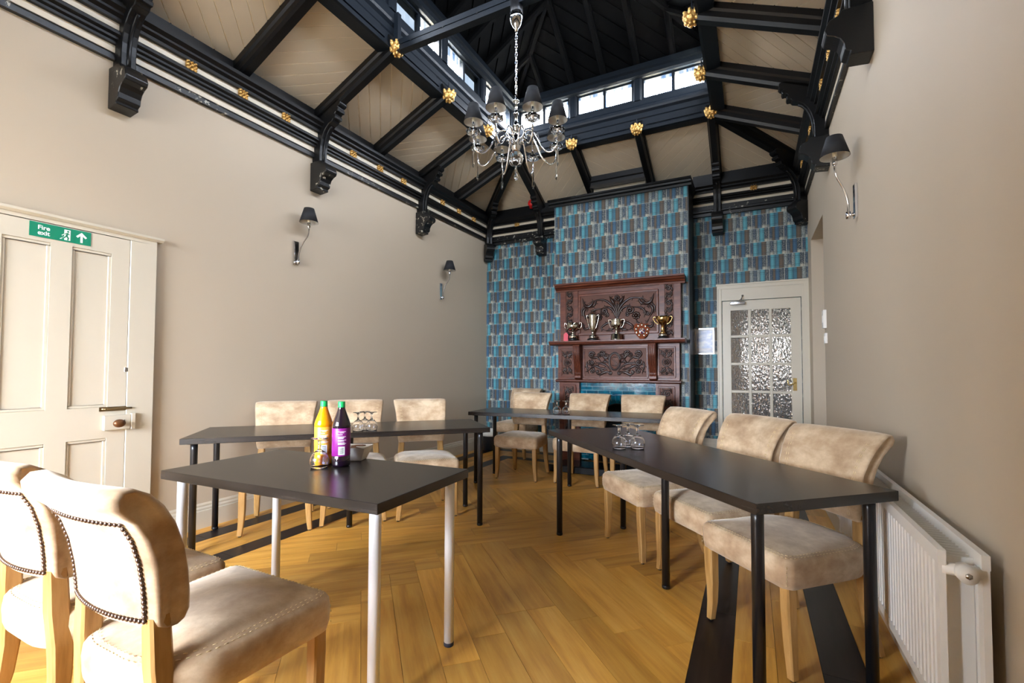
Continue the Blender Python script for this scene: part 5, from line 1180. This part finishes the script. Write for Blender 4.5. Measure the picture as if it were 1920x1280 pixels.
vv = MB().tube([(0.495, RY_0-0.03, RZ1-0.055), (0.495, RY_0+0.015, RZ1-0.055)], 0.022, 16).build('valve', 'radiator_white', rd, world=True)
m_ = MB().tube([(0.495, RY_0-0.033, RZ1-0.055), (0.495, RY_0-0.029, RZ1-0.055)], 0.008, 6).build('bleed_screw', 'steel', rd, world=True)
for y in (RY_0+0.25, RY_1-0.25): MB().box(0.546, XR-0.0005, y, y+0.03, RZ0+0.05, RZ1-0.06).build('wall_bracket', 'radiator_white', rd, world=True)
MB().tube([(0.50, RY_0+0.05, RZ0+0.02), (0.50, RY_0+0.05, 0.001)], 0.0075, 8).build('pipe', 'radiator_white', rd, world=True)

# ================================================================== CHANDELIER
CHX, CHY = xm, 3.006
ch = tag(empty('chandelier', (CHX, CHY, 2.55)), 'chrome eight arm chandelier with small black shades and crystal drops', 'chandelier')
def CB(name, mat, mb, par=None): mb.v = [(p[0], p[1], p[2]-2.55) for p in mb.v]; return mb.build(name, mat, par or ch)
CB('ceiling_cup', 'black_plastic', MB().lathe([(0.045, 3.80), (0.047, 3.805), (0.045, 3.90), (0.0, 3.90)], 20))
CB('canopy', 'chrome', MB().lathe([(0.0, 3.665), (0.012, 3.668), (0.016, 3.69), (0.02, 3.695), (0.036, 3.72), (0.044, 3.75), (0.05, 3.765), (0.05, 3.78), (0.044, 3.785), (0.046, 3.80), (0.0, 3.80)], 24))
chain = MB(); nl = 15
for k in range(nl):
    zc = 3.20+0.47*(k+0.5)/nl; P = []
    for i in range(13):
        a = 2*math.pi*i/12; u_, w_ = 0.0085*math.cos(a), 0.021*math.sin(a); P.append((u_, 0, zc+w_) if k % 2 else (0, u_, zc+w_))
    chain.tube(P, 0.0028, 6)
co = CB('chain', 'chrome', chain); CB('flex', 'chrome', MB().tube([(0.004, 0.003, 3.18), (-0.004, 0.003, 3.4), (0.003, -0.004, 3.68)], 0.0022, 6))
CB('stem', 'chrome', MB().lathe([(0.0, 3.19), (0.006, 3.185), (0.008, 3.16), (0.022, 3.15), (0.024, 3.14), (0.010, 3.125), (0.009, 3.07), (0.017, 3.055), (0.019, 3.04), (0.010, 3.025), (0.012, 2.985), (0.024, 2.965), (0.026, 2.94), (0.014, 2.925), (0.013, 2.89), (0.028, 2.87), (0.036, 2.84), (0.038, 2.80), (0.026, 2.775), (0.014, 2.765), (0.0, 2.764)][::-1], 24))
CB('crystal_bowl', 'crystal', MB().lathe([(0.012, 2.765), (0.045, 2.755), (0.054, 2.72), (0.050, 2.685), (0.034, 2.665), (0.0, 2.66)][::-1], 20, scale=lambda a, q, z: q*(1+0.05*math.cos(8*a))))
CB('finial', 'crystal', MB().lathe([(0.0, 2.555), (0.016, 2.562), (0.020, 2.575), (0.010, 2.592), (0.007, 2.61), (0.013, 2.625), (0.006, 2.645), (0.006, 2.662), (0.0, 2.663)], 10))
vdir = math.atan2(-CHY, -CHX)           # toward the camera in plan
ARM = [(0.030, 2.80), (0.045, 2.855), (0.08, 2.905), (0.125, 2.895), (0.165, 2.835), (0.20, 2.765), (0.245, 2.718), (0.285, 2.715), (0.314, 2.745), (0.322, 2.79), (0.322, 2.835)]
arm_me = MB().tube([(p.x, p.y, p.z-2.55) for p in smooth_path([(r_, 0, z) for r_, z in ARM], 5)], 0.0062, 8)
curl = [(0.05+0.03*(1-i/16)*math.cos(0.5+i*0.45), 0, 2.845-2.55+0.03*(1-i/16)*math.sin(0.5+i*0.45)) for i in range(15)]; arm_me.tube(curl, 0.0045, 6)
arm_me = arm_me.mesh('arm', 'chrome'); AR = 0.322
def lm(mb, nm, mat): mb.v = [(p[0]+AR, p[1], p[2]-2.55) for p in mb.v]; return mb.mesh(nm, mat)
dish_me = lm(MB().lathe([(0.010, 2.835), (0.030, 2.835), (0.048, 2.848), (0.053, 2.862), (0.050, 2.862), (0.034, 2.846), (0.012, 2.846)], 32, scale=lambda a, q, z: q*(1+0.09*math.cos(8*a)*(q/0.053)), close=True), 'crystal_dish', 'crystal')
cand_me = lm(MB().lathe([(0.013, 2.84), (0.013, 2.925), (0.0, 2.925)], 14), 'candle_sleeve', 'chrome'); bulb_me = lm(MB().lathe([(0.0115, 2.925), (0.0115, 2.965), (0.0, 2.97)], 12), 'candle_tube', 'candle_cream')
shade_me = lm(MB().lathe([(0.070, 2.925), (0.036, 3.055), (0.0355, 3.055), (0.0693, 2.925)], 28, close=True), 'lamp_shade', 'shade_black')
lin_me = lm(MB().lathe([(0.0688, 2.9255), (0.0345, 3.0545), (0.0341, 3.0545), (0.0683, 2.9255)], 28, close=True), 'lining', 'shade_lining')
drop = MB().lathe([(0.0, 2.60), (0.004, 2.604), (0.0085, 2.622), (0.0075, 2.66), (0.0045, 2.73), (0.003, 2.76), (0.0, 2.762)], 6, smooth=False); drop.ball((0, 0, 2.775), 0.009, 8, 6); drop.tube([(0, 0, 2.78), (0, 0, 2.83)], 0.0012, 4); drop_me = lm(drop, 'crystal_drop', 'crystal')
for k in range(8):
    a = vdir+math.radians(20+45*k)
    ar_ = link('arm', arm_me, ch); ar_.rotation_euler = (0, 0, a)
    for nm, me in (('crystal_dish', dish_me), ('candle_sleeve', cand_me), ('candle_tube', bulb_me), ('lamp_shade', shade_me), ('shade_lining', lin_me), ('crystal_drop', drop_me)): link(nm, me, ar_)
